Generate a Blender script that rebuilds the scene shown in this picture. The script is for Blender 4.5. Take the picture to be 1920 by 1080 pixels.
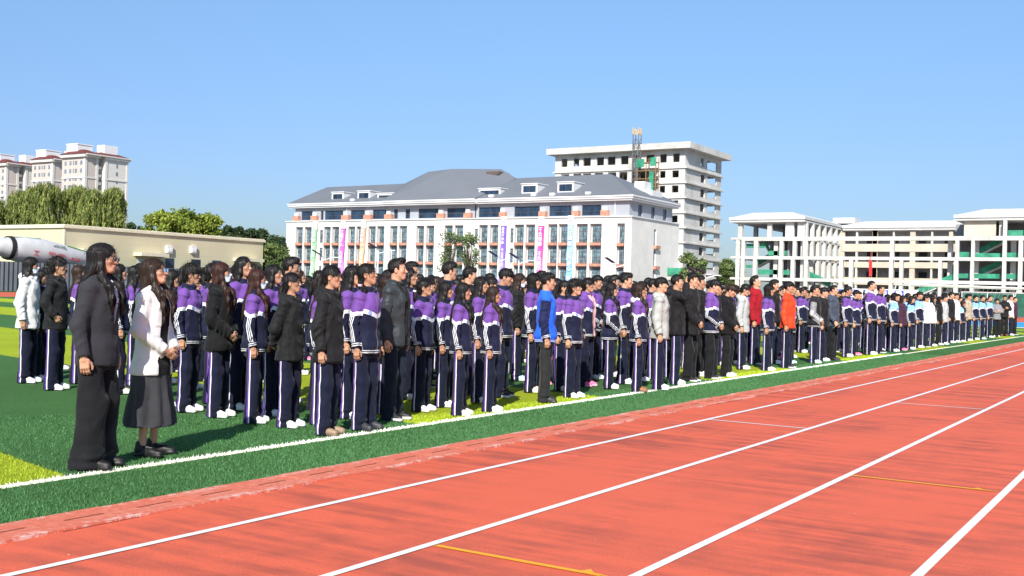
import bpy, math, random
import numpy as np
from mathutils import Vector, Matrix
for o in list(bpy.data.objects): bpy.data.objects.remove(o, do_unlink=True)
scene = bpy.context.scene
COL = scene.collection
R = math.radians
# ---------------------------------------------------------------- camera
CAM_H = 1.43
FPX = 2034.0            # focal length in pixels of a 1920 wide picture
AZ, PITCH, ROLL = R(32.197), R(0.22), 0.0275
_fx = np.array([math.cos(AZ), math.sin(AZ), 0.0]); _r0 = np.array([math.sin(AZ), -math.cos(AZ), 0.0]); _z = np.array([0, 0, 1.0])
FWD = _fx*math.cos(PITCH) + _z*math.sin(PITCH); _u0 = -_fx*math.sin(PITCH) + _z*math.cos(PITCH)
RGT = math.cos(ROLL)*_r0 + math.sin(ROLL)*_u0*1.0
UP = -math.sin(ROLL)*_r0 + math.cos(ROLL)*_u0
CAMP = np.array([0.0, 0.0, CAM_H])
cd = bpy.data.cameras.new('camera'); cam = bpy.data.objects.new('camera', cd); COL.objects.link(cam)
cd.sensor_width = 36.0; cd.lens = FPX/1920*36; cd.clip_start = 0.1; cd.clip_end = 6000
cam.matrix_world = Matrix(((RGT[0], UP[0], -FWD[0], 0), (RGT[1], UP[1], -FWD[1], 0), (RGT[2], UP[2], -FWD[2], CAM_H), (0, 0, 0, 1)))
scene.camera = cam
# ---------------------------------------------------------------- sky and sun
SUN_AZ = AZ - R(8.5) + math.pi      # azimuth the light comes FROM (ccw from +X)
SUN_EL = R(36)
SKY0, SKY1, SKY2, SKY3 = (0.46, 0.54, 0.68), (0.66, 0.77, 1.02), (0.97, 1.15, 1.26), (1.0, 1.14, 1.22)
w = bpy.data.worlds.new('World'); scene.world = w; w.use_nodes = True
nt = w.node_tree; nt.nodes.clear()
sk = nt.nodes.new('ShaderNodeTexSky'); sk.sky_type = 'NISHITA'; sk.sun_disc = False
sk.sun_elevation = SUN_EL; sk.sun_rotation = math.pi/2 - SUN_AZ
sk.air_density = 1.0; sk.dust_density = 0.6; sk.ozone_density = 2.0
hs = nt.nodes.new('ShaderNodeHueSaturation'); hs.inputs['Saturation'].default_value = 1.0; hs.inputs['Hue'].default_value = 0.5
bg = nt.nodes.new('ShaderNodeBackground'); bg.inputs[1].default_value = 0.10
out = nt.nodes.new('ShaderNodeOutputWorld')
tcw = nt.nodes.new('ShaderNodeTexCoord'); spw = nt.nodes.new('ShaderNodeSeparateXYZ'); nt.links.new(tcw.outputs['Generated'], spw.inputs[0])
rw = nt.nodes.new('ShaderNodeValToRGB'); nt.links.new(spw.outputs[2], rw.inputs[0])
for e, (p, c) in zip([rw.color_ramp.elements[0], rw.color_ramp.elements[1], rw.color_ramp.elements.new(0.12), rw.color_ramp.elements.new(0.3)], ((0.0, SKY0), (0.9, SKY3), (0.12, SKY1), (0.3, SKY2))): e.position = p; e.color = c+(1,)
mw_ = nt.nodes.new('ShaderNodeMix'); mw_.data_type = 'RGBA'; mw_.blend_type = 'MULTIPLY'; mw_.inputs[0].default_value = 1.0
nt.links.new(sk.outputs[0], mw_.inputs[6]); nt.links.new(rw.outputs[0], mw_.inputs[7]); nt.links.new(mw_.outputs[2], hs.inputs['Color']); nt.links.new(hs.outputs[0], bg.inputs[0]); nt.links.new(bg.outputs[0], out.inputs[0])
sl = bpy.data.lights.new('sun', 'SUN'); sl.energy = 4.9; sl.angle = R(0.5); sl.color = (1.0, 0.955, 0.88)
so = bpy.data.objects.new('sun', sl); COL.objects.link(so)
_sd = Vector((-math.cos(SUN_AZ)*math.cos(SUN_EL), -math.sin(SUN_AZ)*math.cos(SUN_EL), -math.sin(SUN_EL)))
so.rotation_euler = _sd.to_track_quat('-Z', 'Y').to_euler()
scene.view_settings.view_transform = 'Standard'; scene.view_settings.look = 'None'
scene.view_settings.exposure = 0.40; scene.view_settings.gamma = 1.0
# ---------------------------------------------------------------- pixel <-> place helpers
def ray(px, py): return RGT*(px-960) + UP*(540-py) + FWD*FPX
def gnd(px, py, z=0.0):
    d = ray(px, py); t = (z-CAMP[2])/d[2]; return CAMP + d*t
def onX(px, py, X):
    d = ray(px, py); return CAMP + d*(X/d[0])
def onY(px, py, Y):
    d = ray(px, py); return CAMP + d*(Y/d[1])
def proj(p):
    d = np.asarray(p, float)-CAMP; k = FPX/(d@FWD); return 960+k*(d@RGT), 540-k*(d@UP)
# ---------------------------------------------------------------- tagging
def tag(o, label=None, cat=None, group=None, kind=None):
    if label: o['label'] = label
    if cat: o['category'] = cat
    if group: o['group'] = group
    if kind: o['kind'] = kind
    return o
def empty(name, loc=(0, 0, 0), rz=0.0, label=None, cat=None, group=None):
    o = bpy.data.objects.new(name, None); COL.objects.link(o); o.location = loc; o.rotation_euler = (0, 0, rz)
    o.empty_display_size = 0.1
    return tag(o, label, cat, group)
# ---------------------------------------------------------------- material helpers
MATS = {}
class NT:
    def __init__(s, name):
        s.m = bpy.data.materials.new(name); s.m.use_nodes = True; s.t = s.m.node_tree
        s.b = s.t.nodes['Principled BSDF']
    def n(s, typ, **kw):
        nd = s.t.nodes.new('ShaderNode'+typ)
        for k, v in kw.items():
            if k in nd.inputs: nd.inputs[k].default_value = v
            else: setattr(nd, k, v)
        return nd
    def l(s, a, b): s.t.links.new(a, b)
    def math(s, op, a, b=None, c=None, clamp=False):
        nd = s.t.nodes.new('ShaderNodeMath'); nd.operation = op; nd.use_clamp = clamp
        for i, v in enumerate((a, b, c)):
            if v is None: continue
            if isinstance(v, (int, float)): nd.inputs[i].default_value = v
            else: s.l(v, nd.inputs[i])
        return nd.outputs[0]
    def band(s, v, lo, hi):   # 1 where lo<v<hi
        return s.math('MULTIPLY', s.math('GREATER_THAN', v, lo), s.math('LESS_THAN', v, hi))
    def mix(s, f, a, b, typ='MIX'):
        nd = s.t.nodes.new('ShaderNodeMix'); nd.data_type = 'RGBA'; nd.blend_type = typ
        for sock, v in ((nd.inputs[0], f), (nd.inputs[6], a), (nd.inputs[7], b)):
            if isinstance(v, (int, float)): sock.default_value = v
            elif isinstance(v, tuple): sock.default_value = v if len(v) == 4 else v+(1,)
            else: s.l(v, sock)
        return nd.outputs[2]
    def noise(s, scale, detail=3, vec=None, rough=0.55, out='Fac'):
        nd = s.n('TexNoise', Scale=scale, Detail=detail, Roughness=rough)
        if vec is not None: s.l(vec, nd.inputs['Vector'])
        return nd.outputs[out]
    def coord(s, kind='Object'): return s.n('TexCoord').outputs[kind]
    def mapping(s, vec, scale=(1, 1, 1), rot=(0, 0, 0), loc=(0, 0, 0)):
        nd = s.n('Mapping'); nd.inputs['Scale'].default_value = scale; nd.inputs['Rotation'].default_value = rot; nd.inputs['Location'].default_value = loc
        s.l(vec, nd.inputs['Vector']); return nd.outputs[0]
    def ramp(s, fac, stops):
        nd = s.n('ValToRGB'); el = nd.color_ramp.elements
        while len(el) < len(stops): el.new(0.5)
        for e, (p, c) in zip(el, stops): e.position = p; e.color = tuple(c)+(1,) if len(c) == 3 else c
        s.l(fac, nd.inputs[0]); return nd.outputs[0]
    def bump(s, h, strength=0.3, dist=0.01):
        nd = s.n('Bump', Strength=strength, Distance=dist); s.l(h, nd.inputs['Height']); s.l(nd.outputs[0], s.b.inputs['Normal'])
    def base(s, c):
        if isinstance(c, tuple): s.b.inputs['Base Color'].default_value = c if len(c) == 4 else c+(1,)
        else: s.l(c, s.b.inputs['Base Color'])
    def set(s, rough=0.7, spec=0.3, metal=0.0):
        s.b.inputs['Roughness'].default_value = rough; s.b.inputs['Specular IOR Level'].default_value = spec; s.b.inputs['Metallic'].default_value = metal
def plain(name, col, rough=0.7, spec=0.3, metal=0.0, var=0.12, scale=3.0, bump=0.0, bscale=60.0):
    if name in MATS: return MATS[name]
    t = NT(name); co = t.coord('Object'); n = t.noise(scale, 4, co)
    d = tuple(max(0, c*(1-var)) for c in col); u = tuple(min(1, c*(1+var)) for c in col)
    t.base(t.ramp(n, [(0.3, d), (0.7, u)])); t.set(rough, spec, metal)
    if bump: t.bump(t.noise(bscale, 3, co), bump, 0.01)
    MATS[name] = t.m; return t.m
# ---------------------------------------------------------------- mesh builders
class MB:
    """collects polygons, one mesh"""
    def __init__(s): s.v = []; s.f = []; s.mi = []; s.cur = 0
    def poly(s, pts):
        n = len(s.v); s.v += [tuple(map(float, p)) for p in pts]; s.f.append(tuple(range(n, n+len(pts)))); s.mi.append(s.cur); return s
    def hexa(s, p):  # 8 points: bottom 4 ccw, top 4 ccw
        n = len(s.v); s.v += [tuple(map(float, q)) for q in p]
        for f in ((3, 2, 1, 0), (4, 5, 6, 7), (0, 1, 5, 4), (1, 2, 6, 5), (2, 3, 7, 6), (3, 0, 4, 7)):
            s.f.append(tuple(n+i for i in f)); s.mi.append(s.cur)
        return s
    def box(s, x0, x1, y0, y1, z0, z1):
        if x0 > x1: x0, x1 = x1, x0
        if y0 > y1: y0, y1 = y1, y0
        if z0 > z1: z0, z1 = z1, z0
        return s.hexa([(x0, y0, z0), (x1, y0, z0), (x1, y1, z0), (x0, y1, z0), (x0, y0, z1), (x1, y0, z1), (x1, y1, z1), (x0, y1, z1)])
    def bar(s, a, b, w, h=None):
        a = Vector(a); b = Vector(b); h = h or w; d = (b-a)
        if d.length < 1e-6: return s
        d.normalize(); up = Vector((0, 0, 1)) if abs(d.z) < 0.95 else Vector((1, 0, 0))
        sx = d.cross(up).normalized()*w/2; sy = sx.cross(d).normalized()*h/2
        return s.hexa([a-sx-sy, a+sx-sy, a+sx+sy, a-sx+sy, b-sx-sy, b+sx-sy, b+sx+sy, b-sx+sy])
    def tube(s, pts, rads, seg=10, cap=True):
        pts = [Vector(p) for p in pts]; n0 = len(s.v); rings = []
        if isinstance(rads, (int, float)): rads = [rads]*len(pts)
        ref = None
        for i, p in enumerate(pts):
            d = (pts[min(i+1, len(pts)-1)]-pts[max(i-1, 0)]).normalized()
            if ref is None:
                ref = d.orthogonal().normalized()
            ref = (ref-d*ref.dot(d)).normalized(); b = d.cross(ref)
            rings.append(len(s.v))
            for k in range(seg):
                a = 2*math.pi*k/seg; s.v.append(tuple(p+(ref*math.cos(a)+b*math.sin(a))*rads[i]))
        for i in range(len(pts)-1):
            for k in range(seg):
                k2 = (k+1) % seg; s.f.append((rings[i]+k, rings[i]+k2, rings[i+1]+k2, rings[i+1]+k)); s.mi.append(s.cur)
        if cap:
            s.f.append(tuple(rings[0]+k for k in reversed(range(seg)))); s.mi.append(s.cur)
            s.f.append(tuple(rings[-1]+k for k in range(seg))); s.mi.append(s.cur)
        return s
    def build(s, name, mat, parent=None, smooth=False):
        me = bpy.data.meshes.new(name); me.from_pydata(s.v, [], s.f); 
        for m in (mat if isinstance(mat, (list, tuple)) else [mat]): me.materials.append(m)
        if isinstance(mat, (list, tuple)): me.polygons.foreach_set('material_index', s.mi)
        if smooth: me.polygons.foreach_set('use_smooth', [True]*len(s.f))
        me.update(); o = bpy.data.objects.new(name, me); COL.objects.link(o)
        if parent: o.parent = parent
        return o
def put_each(mb, name, mat, parent, off=Vector((0, 0, 0))):
    for k in range(0, len(mb.v), 8):
        m = MB(); m.hexa([tuple(Vector(v)-off) for v in mb.v[k:k+8]]); m.build(name, mat, parent)
def np_mesh(name, V, F, mats=(), smooth=True, attrs=None, mi=None):
    me = bpy.data.meshes.new(name); nv, nf = len(V), len(F); k = F.shape[1]
    me.vertices.add(nv); me.vertices.foreach_set('co', np.ascontiguousarray(V, np.float32).ravel())
    me.loops.add(nf*k); me.loops.foreach_set('vertex_index', np.ascontiguousarray(F, np.int32).ravel())
    me.polygons.add(nf); me.polygons.foreach_set('loop_start', np.arange(0, nf*k, k, dtype=np.int32))
    if smooth: me.polygons.foreach_set('use_smooth', np.ones(nf, bool))
    for m in mats: me.materials.append(m)
    if mi is not None: me.polygons.foreach_set('material_index', np.asarray(mi, np.int32))
    for an, arr in (attrs or {}).items():
        a = me.attributes.new(an, 'FLOAT_COLOR', 'POINT')
        if arr.shape[1] == 3: arr = np.concatenate([arr, np.ones((nv, 1))], 1)
        a.data.foreach_set('color', np.ascontiguousarray(arr, np.float32).ravel())
    me.update(calc_edges=True); return me
def link(name, me, parent=None):
    o = bpy.data.objects.new(name, me); COL.objects.link(o)
    if parent: o.parent = parent
    return o
# ================================================================ distance-field modelling kit (clothes, bodies, hair)
def snets(F, org, h):
    S = F < 0; nx, ny, nz = F.shape
    c = S[:-1, :-1, :-1].astype(np.int8)
    tot = np.zeros_like(c)
    for i in (0, 1):
        for j in (0, 1):
            for k in (0, 1): tot += S[i:nx-1+i, j:ny-1+j, k:nz-1+k]
    act = (tot > 0) & (tot < 8); I, J, K = np.nonzero(act)
    idx = -np.ones(act.shape, np.int32); idx[I, J, K] = np.arange(len(I))
    P = np.zeros((len(I), 3), np.float32); cnt = np.zeros(len(I), np.float32)
    co = [(i, j, k) for i in (0, 1) for j in (0, 1) for k in (0, 1)]
    vals = {q: F[I+q[0], J+q[1], K+q[2]] for q in co}
    for a in co:
        for ax in range(3):
            if a[ax]: continue
            b = list(a); b[ax] = 1; b = tuple(b); va, vb = vals[a], vals[b]
            m = (va < 0) != (vb < 0); t = np.where(m, va/np.where(m, va-vb, 1), 0)
            for d in range(3):
                P[:, d] += m*((a[d]) + (t if d == ax else 0))
            cnt += m
    P /= cnt[:, None]; P += np.stack([I, J, K], 1); P = P*h + np.asarray(org, np.float32)
    faces = []
    for ax in range(3):
        sl0 = [slice(1, None)]*3; sl0[ax] = slice(0, -1); sl1 = [slice(1, None)]*3; sl1[ax] = slice(1, None)
        # limit so that neighbouring cells exist
        A = S[tuple(sl0)]; B = S[tuple(sl1)]
        ii, jj, kk = np.nonzero(A != B); q = [ii+1, jj+1, kk+1]; q[ax] = q[ax]-1
        a1, a2 = [(1, 2), (2, 0), (0, 1)][ax]
        ok = (q[a1] < act.shape[a1]) & (q[a2] < act.shape[a2])
        q = [v[ok] for v in q]; ins = A[ii, jj, kk][ok]
        def cell(d1, d2):
            r = [v.copy() for v in q]; r[a1] = r[a1]-d1; r[a2] = r[a2]-d2; return idx[r[0], r[1], r[2]]
        f = np.stack([cell(1, 1), cell(0, 1), cell(0, 0), cell(1, 0)], 1)
        f[~ins] = f[~ins][:, ::-1]; faces.append(f)
    F4 = np.concatenate(faces); F4 = F4[(F4 >= 0).all(1)]
    return P, F4
def grid(lo, hi, h):
    ax = [np.arange(lo[d], hi[d]+h, h, dtype=np.float32) for d in range(3)]
    return ax[0][:, None, None], ax[1][None, :, None], ax[2][None, None, :]
def smin(a, b, k):
    if k <= 0: return np.minimum(a, b)
    h = np.maximum(k-np.abs(a-b), 0)/k; return np.minimum(a, b)-h*h*k*0.25
def smax(a, b, k): return -smin(-a, -b, k)
def ell(P, c, r):
    x, y, z = (P[0]-c[0])/r[0], (P[1]-c[1])/r[1], (P[2]-c[2])/r[2]
    k0 = np.sqrt(x*x+y*y+z*z); return (k0-1)*min(r)*1.0 if False else k0*(k0-1)/np.maximum(np.sqrt((x/r[0])**2+(y/r[1])**2+(z/r[2])**2), 1e-6)
def cap(P, a, b, r1, r2=None):
    r2 = r1 if r2 is None else r2
    d = [b[i]-a[i] for i in range(3)]; L = max(sum(v*v for v in d), 1e-9)
    t = np.clip(((P[0]-a[0])*d[0]+(P[1]-a[1])*d[1]+(P[2]-a[2])*d[2])/L, 0, 1)
    return np.sqrt((P[0]-a[0]-t*d[0])**2+(P[1]-a[1]-t*d[1])**2+(P[2]-a[2]-t*d[2])**2)-(r1+t*(r2-r1))
def chain(P, pts, rads, k=0.02):
    d = None
    for i in range(len(pts)-1):
        e = cap(P, pts[i], pts[i+1], rads[i], rads[i+1]); d = e if d is None else smin(d, e, k)
    return d
def prof(P, table, ctr_x=0.0):   # vertical elliptical tube; rows (z, a, b, cy)
    T = np.array(table, np.float32); T = T[np.argsort(T[:, 0])]; z = P[2]
    a = np.interp(z, T[:, 0], T[:, 1]); b = np.interp(z, T[:, 0], T[:, 2]); cy = np.interp(z, T[:, 0], T[:, 3])
    k = np.sqrt(((P[0]-ctr_x)/a)**2+((P[1]-cy)/b)**2+1e-9)
    d = (k-1)*np.minimum(a, b)*1.05
    return np.maximum(d, np.maximum(T[0, 0]-z, z-T[-1, 0]))
def box(P, c, r, rd=0.005):
    q = [np.abs(P[i]-c[i])-(r[i]-rd) for i in range(3)]
    m = [np.maximum(v, 0) for v in q]
    return np.sqrt(m[0]**2+m[1]**2+m[2]**2)+np.minimum(np.maximum(q[0], np.maximum(q[1], q[2])), 0)-rd
_rs = np.random.RandomState(5); _LAT = _rs.rand(32, 32, 32).astype(np.float32)*2-1
def vnoise(p):
    i = np.floor(p).astype(int); f = p-i; f = f*f*(3-2*f); r = 0
    for a in (0, 1):
        for b in (0, 1):
            for c in (0, 1):
                wgt = (f[:, 0] if a else 1-f[:, 0])*(f[:, 1] if b else 1-f[:, 1])*(f[:, 2] if c else 1-f[:, 2])
                r = r+wgt*_LAT[(i[:, 0]+a) % 32, (i[:, 1]+b) % 32, (i[:, 2]+c) % 32]
    return r
def vnormals(V, F):
    a, b, c, d = (V[F[:, i]] for i in range(4)); n = np.cross(c-a, d-b); N = np.zeros_like(V)
    for i in range(4): np.add.at(N, F[:, i], n)
    return N/np.maximum(np.linalg.norm(N, axis=1, keepdims=True), 1e-9)
def sstep(a, b, x): t = np.clip((x-a)/(b-a), 0, 1); return t*t*(3-2*t)
def VP(V): return (V[:, 0], V[:, 1], V[:, 2])
# ================================================================ the ground, turf and track
FL0, FL1 = 6.86, 6.97      # field side line
def turf_color(t):
    co = t.coord('Object'); sp = t.n('SeparateXYZ'); t.l(co, sp.inputs[0]); x, y, z = sp.outputs
    n1 = t.noise(0.5, 3, co)
    wob = t.math('MULTIPLY', t.math('SUBTRACT', t.noise(9, 2, co), 0.5), 0.10)
    u = t.math('DIVIDE', t.math('SUBTRACT', t.math('ADD', t.math('SUBTRACT', x, t.math('MULTIPLY', t.math('SUBTRACT', y, 6.9), 0.24)), wob), 5.0), 8.5)
    odd = t.math('GREATER_THAN', t.math('FRACT', u), 0.5)
    odd = t.math('MULTIPLY', odd, t.math('GREATER_THAN', y, 6.9))
    fine = t.noise(170, 3, co); mid = t.noise(26, 3, co)
    dark = t.ramp(fine, [(0.30, (0.022, 0.078, 0.026)), (0.55, (0.060, 0.165, 0.058)), (0.75, (0.22, 0.36, 0.20))])
    lite = t.ramp(fine, [(0.30, (0.17, 0.25, 0.010)), (0.55, (0.33, 0.43, 0.03)), (0.75, (0.55, 0.62, 0.12))])
    c = t.mix(odd, dark, lite)
    v = t.ramp(mid, [(0.3, (0.72, 0.72, 0.72)), (0.7, (1.12, 1.12, 1.12))]); c = t.mix(1.0, c, v, 'MULTIPLY')
    v = t.ramp(n1, [(0.3, (0.88, 0.88, 0.88)), (0.7, (1.05, 1.05, 1.05))]); c = t.mix(1.0, c, v, 'MULTIPLY')
    yy = t.math('ADD', y, t.math('MULTIPLY', t.math('SUBTRACT', t.noise(60, 2, co), 0.5), 0.035))
    line = t.math('MULTIPLY', t.band(yy, FL0, FL1), t.math('LESS_THAN', x, 80.0))
    c = t.mix(line, c, t.ramp(fine, [(0.25, (0.55, 0.60, 0.52)), (0.6, (0.84, 0.85, 0.82))]))
    end = t.band(x, 79.0, 80.2); c = t.mix(end, c, (0.8, 0.8, 0.8))
    return c, fine, mid
def mat_turf(name, blade=False):
    t = NT(name); c, fine, mid = turf_color(t)
    if blade: c = t.mix(1.0, c, (1.5, 1.45, 1.45), 'MULTIPLY')
    else: c = t.mix(1.0, c, (1.55, 1.42, 1.15), 'MULTIPLY')
    t.base(c); t.set(0.8, 0.08)
    if not blade: t.bump(t.math('ADD', fine, t.math('MULTIPLY', mid, 0.6)), 0.9, 0.02)
    return t.m
def sheet(name, x0, x1, y0, y1, z, mat):
    o = MB().poly([(x0, y0, z), (x1, y0, z), (x1, y1, z), (x0, y1, z)]).build(name, mat); return tag(o, kind='structure')
t = NT('bare_ground'); co = t.coord(); t.base(t.ramp(t.noise(0.08, 5, co), [(0.3, (0.16, 0.15, 0.12)), (0.7, (0.24, 0.22, 0.18))])); t.set(0.95, 0.1)
sheet('ground', -3000, 4500, -3000, 4500, -0.03, t.m)
# rubber track
t = NT('red_rubber_track'); co = t.coord('Object')
st = t.noise(1.0, 4, t.mapping(co, (5.2, 0.5, 1)), 0.6); st2 = t.noise(1.0, 3, t.mapping(co, (0.35, 0.9, 1)), 0.5)
gr = t.math('ADD', t.math('MULTIPLY', t.noise(240, 2, co), .6), t.math('MULTIPLY', t.noise(75, 3, co), .4)); blot = t.noise(5, 4, co)
c = t.ramp(gr, [(0.36, (0.56, 0.088, 0.044)), (0.62, (0.80, 0.165, 0.085))])
mud = t.ramp(t.math('ADD', t.math('MULTIPLY', st, 0.75), t.math('MULTIPLY', blot, 0.25)), [(0.43, (0, 0, 0)), (0.60, (1, 1, 1))])
mudf = t.math('MULTIPLY', t.math('MULTIPLY', t.n('RGBToBW').outputs[0] if False else t.math('ADD', mud, 0.0), t.ramp(st2, [(0.35, (0.1, 0.1, 0.1)), (0.6, (1, 1, 1))])), 0.72)
c = t.mix(mudf, c, (0.27, 0.070, 0.050)); sp_ = t.noise(55, 2, co)
c = t.mix(t.math('MULTIPLY', t.math('GREATER_THAN', sp_, 0.735), 0.7), c, (0.12, 0.03, 0.02))
vz = t.n('TexVoronoi', Scale=3.2); t.l(co, vz.inputs['Vector']); c = t.mix(t.math('MULTIPLY', t.math('LESS_THAN', vz.outputs['Distance'], 0.022), 0.8), c, (0.75, 0.6, 0.55))
t.base(c); t.set(0.75, 0.25); t.bump(gr, 0.35, 0.006); M_track = t.m
sheet('running_track', -30, 145, -9, 5.40, 0.0, M_track)
sheet('far_straight_track', -80, 145, 78, 103, 0.0, M_track)
sheet('end_curve_track', 145.0, 150, -9, 110, 0.0, M_track)
tb = plain('blue_rubber', (0.05, 0.33, 0.70), 0.75, 0.2)
sheet('blue_end_zone', 80.5, 106, 5.8, 78, 0.004, tb)
sheet('end_zone_track', 106, 145, 5.8, 78, 0.004, M_track)
sheet('turf', -40, 80.5, 5.78, 78, -0.006, mat_turf('turf'))
sheet('grass_verge', -80, 145, 103, 125, 0.006, plain('verge_grass', (0.05, 0.11, 0.03), 0.9, 0.1, 0, 0.4, 1.0))
# painted lane lines
t = NT('white_line_paint'); co = t.coord(); t.base(t.ramp(t.noise(90, 3, co), [(0.28, (0.62, 0.58, 0.56)), (0.5, (0.80, 0.79, 0.78))])); t.set(0.6, 0.3); M_line = t.m
def stroke(name, a, b, wd, mat, z=0.005, parent=None):
    a = Vector((a[0], a[1], z)); b = Vector((b[0], b[1], z)); d = (b-a).normalized(); n = Vector((-d.y, d.x, 0))*wd/2
    o = MB().poly([a-n, b-n, b+n, a+n]).build(name, mat, parent); return o
for y in (4.80, 3.60, 2.38, 1.20, -0.02, -1.24):
    tag(stroke('lane_line', (-30, y), (144, y), 0.056, M_line), kind='structure')
for x, y0, y1 in ((12.0, 3.63, 4.77), (16.05, 2.41, 3.57), (-2, 2.4, 3.6)): tag(stroke('cross_mark', (x, y0), (x, y1), 0.045, M_line), kind='structure')
M_yel = plain('yellow_line_paint', (0.80, 0.36, 0.02), 0.6, 0.3, 0, 0.08, 30)
for x, y0, y1 in ((4.93, 3.56, 2.52), (9.05, 2.35, 1.30), (21.3, 4.75, 3.75)):
    tag(stroke('yellow_arrow_mark', (x, y0), (x, y1), 0.045, M_yel), kind='structure')
    o = MB().poly([(x-0.02, y1+0.02, .006), (x+.075, y1+.10, .006), (x+.02, y1+.13, .006)]).poly([(x-.022, y1+.1, .0065), (x+.022, y1+.1, .0065), (x, y1-.09, .0065)]).build('yellow_arrow_head', M_yel); tag(o, kind='structure')
# precast drain kerb along the turf: slabs with a slot each
t = NT('red_kerb_slab'); co = t.coord('Object'); n = t.noise(2.2, 5, t.mapping(co, (1, 3, 1)), 0.65); f = t.noise(30, 4, co)
c = t.ramp(f, [(0.3, (0.56, 0.14, 0.085)), (0.7, (0.68, 0.19, 0.12))])
wear = t.ramp(t.math('ADD', t.math('MULTIPLY', n, .6), t.math('MULTIPLY', f, .4)), [(0.50, (0, 0, 0)), (0.57, (1, 1, 1))])
sp2 = t.n('SeparateXYZ'); t.l(co, sp2.inputs[0]); edge = t.ramp(t.math('ABSOLUTE', t.math('SUBTRACT', sp2.outputs[1], 5.59)), [(0.10, (0.10, 0.10, 0.10)), (0.17, (0.9, 0.9, 0.9))])
c = t.mix(t.math('MULTIPLY', t.math('MULTIPLY', wear, edge), 0.85), c, (0.72, 0.55, 0.50))
c = t.mix(t.math('MULTIPLY', t.math('GREATER_THAN', t.math('ADD', n, t.math('MULTIPLY', f, .15)), 0.80), .5), c, (0.30, 0.12, 0.08))
t.base(c); t.set(0.8, 0.2); t.bump(f, 0.3, 0.01); M_kerb = t.m
M_slot = plain('kerb_slot', (0.22, 0.075, 0.05), 0.9, 0.1)
random.seed(4); kb = MB(); sl_ = MB(); x = -6.0; i = 0
while x < 100:
    L = 0.52; dz = random.uniform(0.0, .006); dy = random.uniform(-.004, .004); kb.hexa([(x+.004, 5.40+dy, -.05), (x+L-.004, 5.40+dy, -.05), (x+L-.004, 5.775+dy, -.05), (x+.004, 5.775+dy, -.05), (x+.004, 5.40+dy, .010+dz), (x+L-.004, 5.40+dy, .010+dz), (x+L-.004, 5.775+dy, .013+dz), (x+.004, 5.775+dy, .013+dz)])
    sl_.box(x+.13, x+L-.12, 5.580, 5.594, -.01, .0142+dz); x += L; i += 1
tag(kb.build('drain_kerb', M_kerb), kind='structure'); tag(sl_.build('drain_kerb_slots', M_slot), kind='structure')
tag(MB().box(-6, 100, 5.402, 5.772, -.06, .004).build('kerb_bed', M_slot), kind='structure')
# grass blades (nearest turf only): one object nobody could count
rs = np.random.RandomState(3); NB = 210000
u = rs.rand(NB); X = 1.6+ (u**1.35)*30.0; far = X
Y = 5.765+rs.rand(NB)**1.9*(1.6+np.clip(10-X, 0, 10)*1.0)
hgt = rs.uniform(.009, .021, NB)*(1+np.clip(X-8, 0, 30)*.012); wd = rs.uniform(.0022, .0042, NB)*(1+np.clip(X-5, 0, 30)*.07); an = rs.rand(NB)*6.283; le = rs.rand(NB)*6.283; lm = rs.uniform(.2, .9, NB)*hgt
b0 = np.stack([X-np.cos(an)*wd, Y-np.sin(an)*wd, np.full(NB, -.006)], 1); b1 = np.stack([X+np.cos(an)*wd, Y+np.sin(an)*wd, np.full(NB, -.006)], 1); tp = np.stack([X+np.cos(le)*lm, Y+np.sin(le)*lm, hgt], 1)
V = np.stack([b0, b1, tp], 1).reshape(-1, 3); F = np.arange(NB*3).reshape(-1, 3)
g = link('grass_blades', np_mesh('grass_blades', V, F, [mat_turf('turf_blades', True)], smooth=False)); tag(g, 'short synthetic grass pile on the turf beside the track', 'grass', kind='stuff')
# ================================================================ buildings
CONC = NT('bare_concrete'); _t = CONC; _co = _t.coord('Object'); _n = _t.noise(0.22, 5, _co, 0.65); _f = _t.noise(3, 3, _co); 
_c = _t.ramp(_n, [(0.28, (0.44, 0.42, 0.38)), (0.5, (0.60, 0.58, 0.54)), (0.7, (0.70, 0.68, 0.64))]); _c = _t.mix(0.3, _c, _t.ramp(_f, [(0.3, (.35, .35, .35)), (0.7, (.7, .7, .7))]), 'OVERLAY')
_t.base(_c); _t.set(0.9, 0.15); CONC = _t.m
M_lightconc = plain('pale_concrete', (0.60, 0.59, 0.57), 0.85, 0.15, 0, 0.10, 0.4)
M_buff = plain('buff_blockwork', (0.60, 0.53, 0.43), 0.9, 0.1, 0, 0.12, 0.3)
M_room = plain('grey_room_plaster', (0.30, 0.30, 0.32), 0.9, 0.1, 0, 0.15, 0.5)
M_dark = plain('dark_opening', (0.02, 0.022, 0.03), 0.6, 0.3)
M_wallw = plain('cream_white_wall', (0.76, 0.74, 0.69), 0.85, 0.15, 0, 0.07, 0.5)
M_trim = plain('white_trim', (0.72, 0.72, 0.72), 0.7, 0.2, 0, 0.04, 0.5)
M_grey = plain('grey_attic_wall', (0.37, 0.39, 0.43), 0.85, 0.15, 0, 0.04, 0.5)
M_recess = plain('pale_grey_recess', (0.56, 0.56, 0.56), 0.85, 0.15, 0, 0.05, 0.5)
M_orange = plain('terracotta_louvre', (0.54, 0.26, 0.18), 0.7, 0.2, 0, 0.25, 2.0)
M_white = plain('white_painted_metal', (0.78, 0.78, 0.78), 0.5, 0.4)
M_fr = plain('dark_window_frame', (0.10, 0.085, 0.085), 0.5, 0.4)
M_green = plain('green_safety_net', (0.05, 0.27, 0.17), 0.8, 0.2, 0, 0.35, 0.8)
M_steel = plain('grey_steel', (0.22, 0.22, 0.22), 0.5, 0.5, 0.5)
M_ysteel = plain('yellow_steel', (0.72, 0.45, 0.08), 0.5, 0.4)
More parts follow.
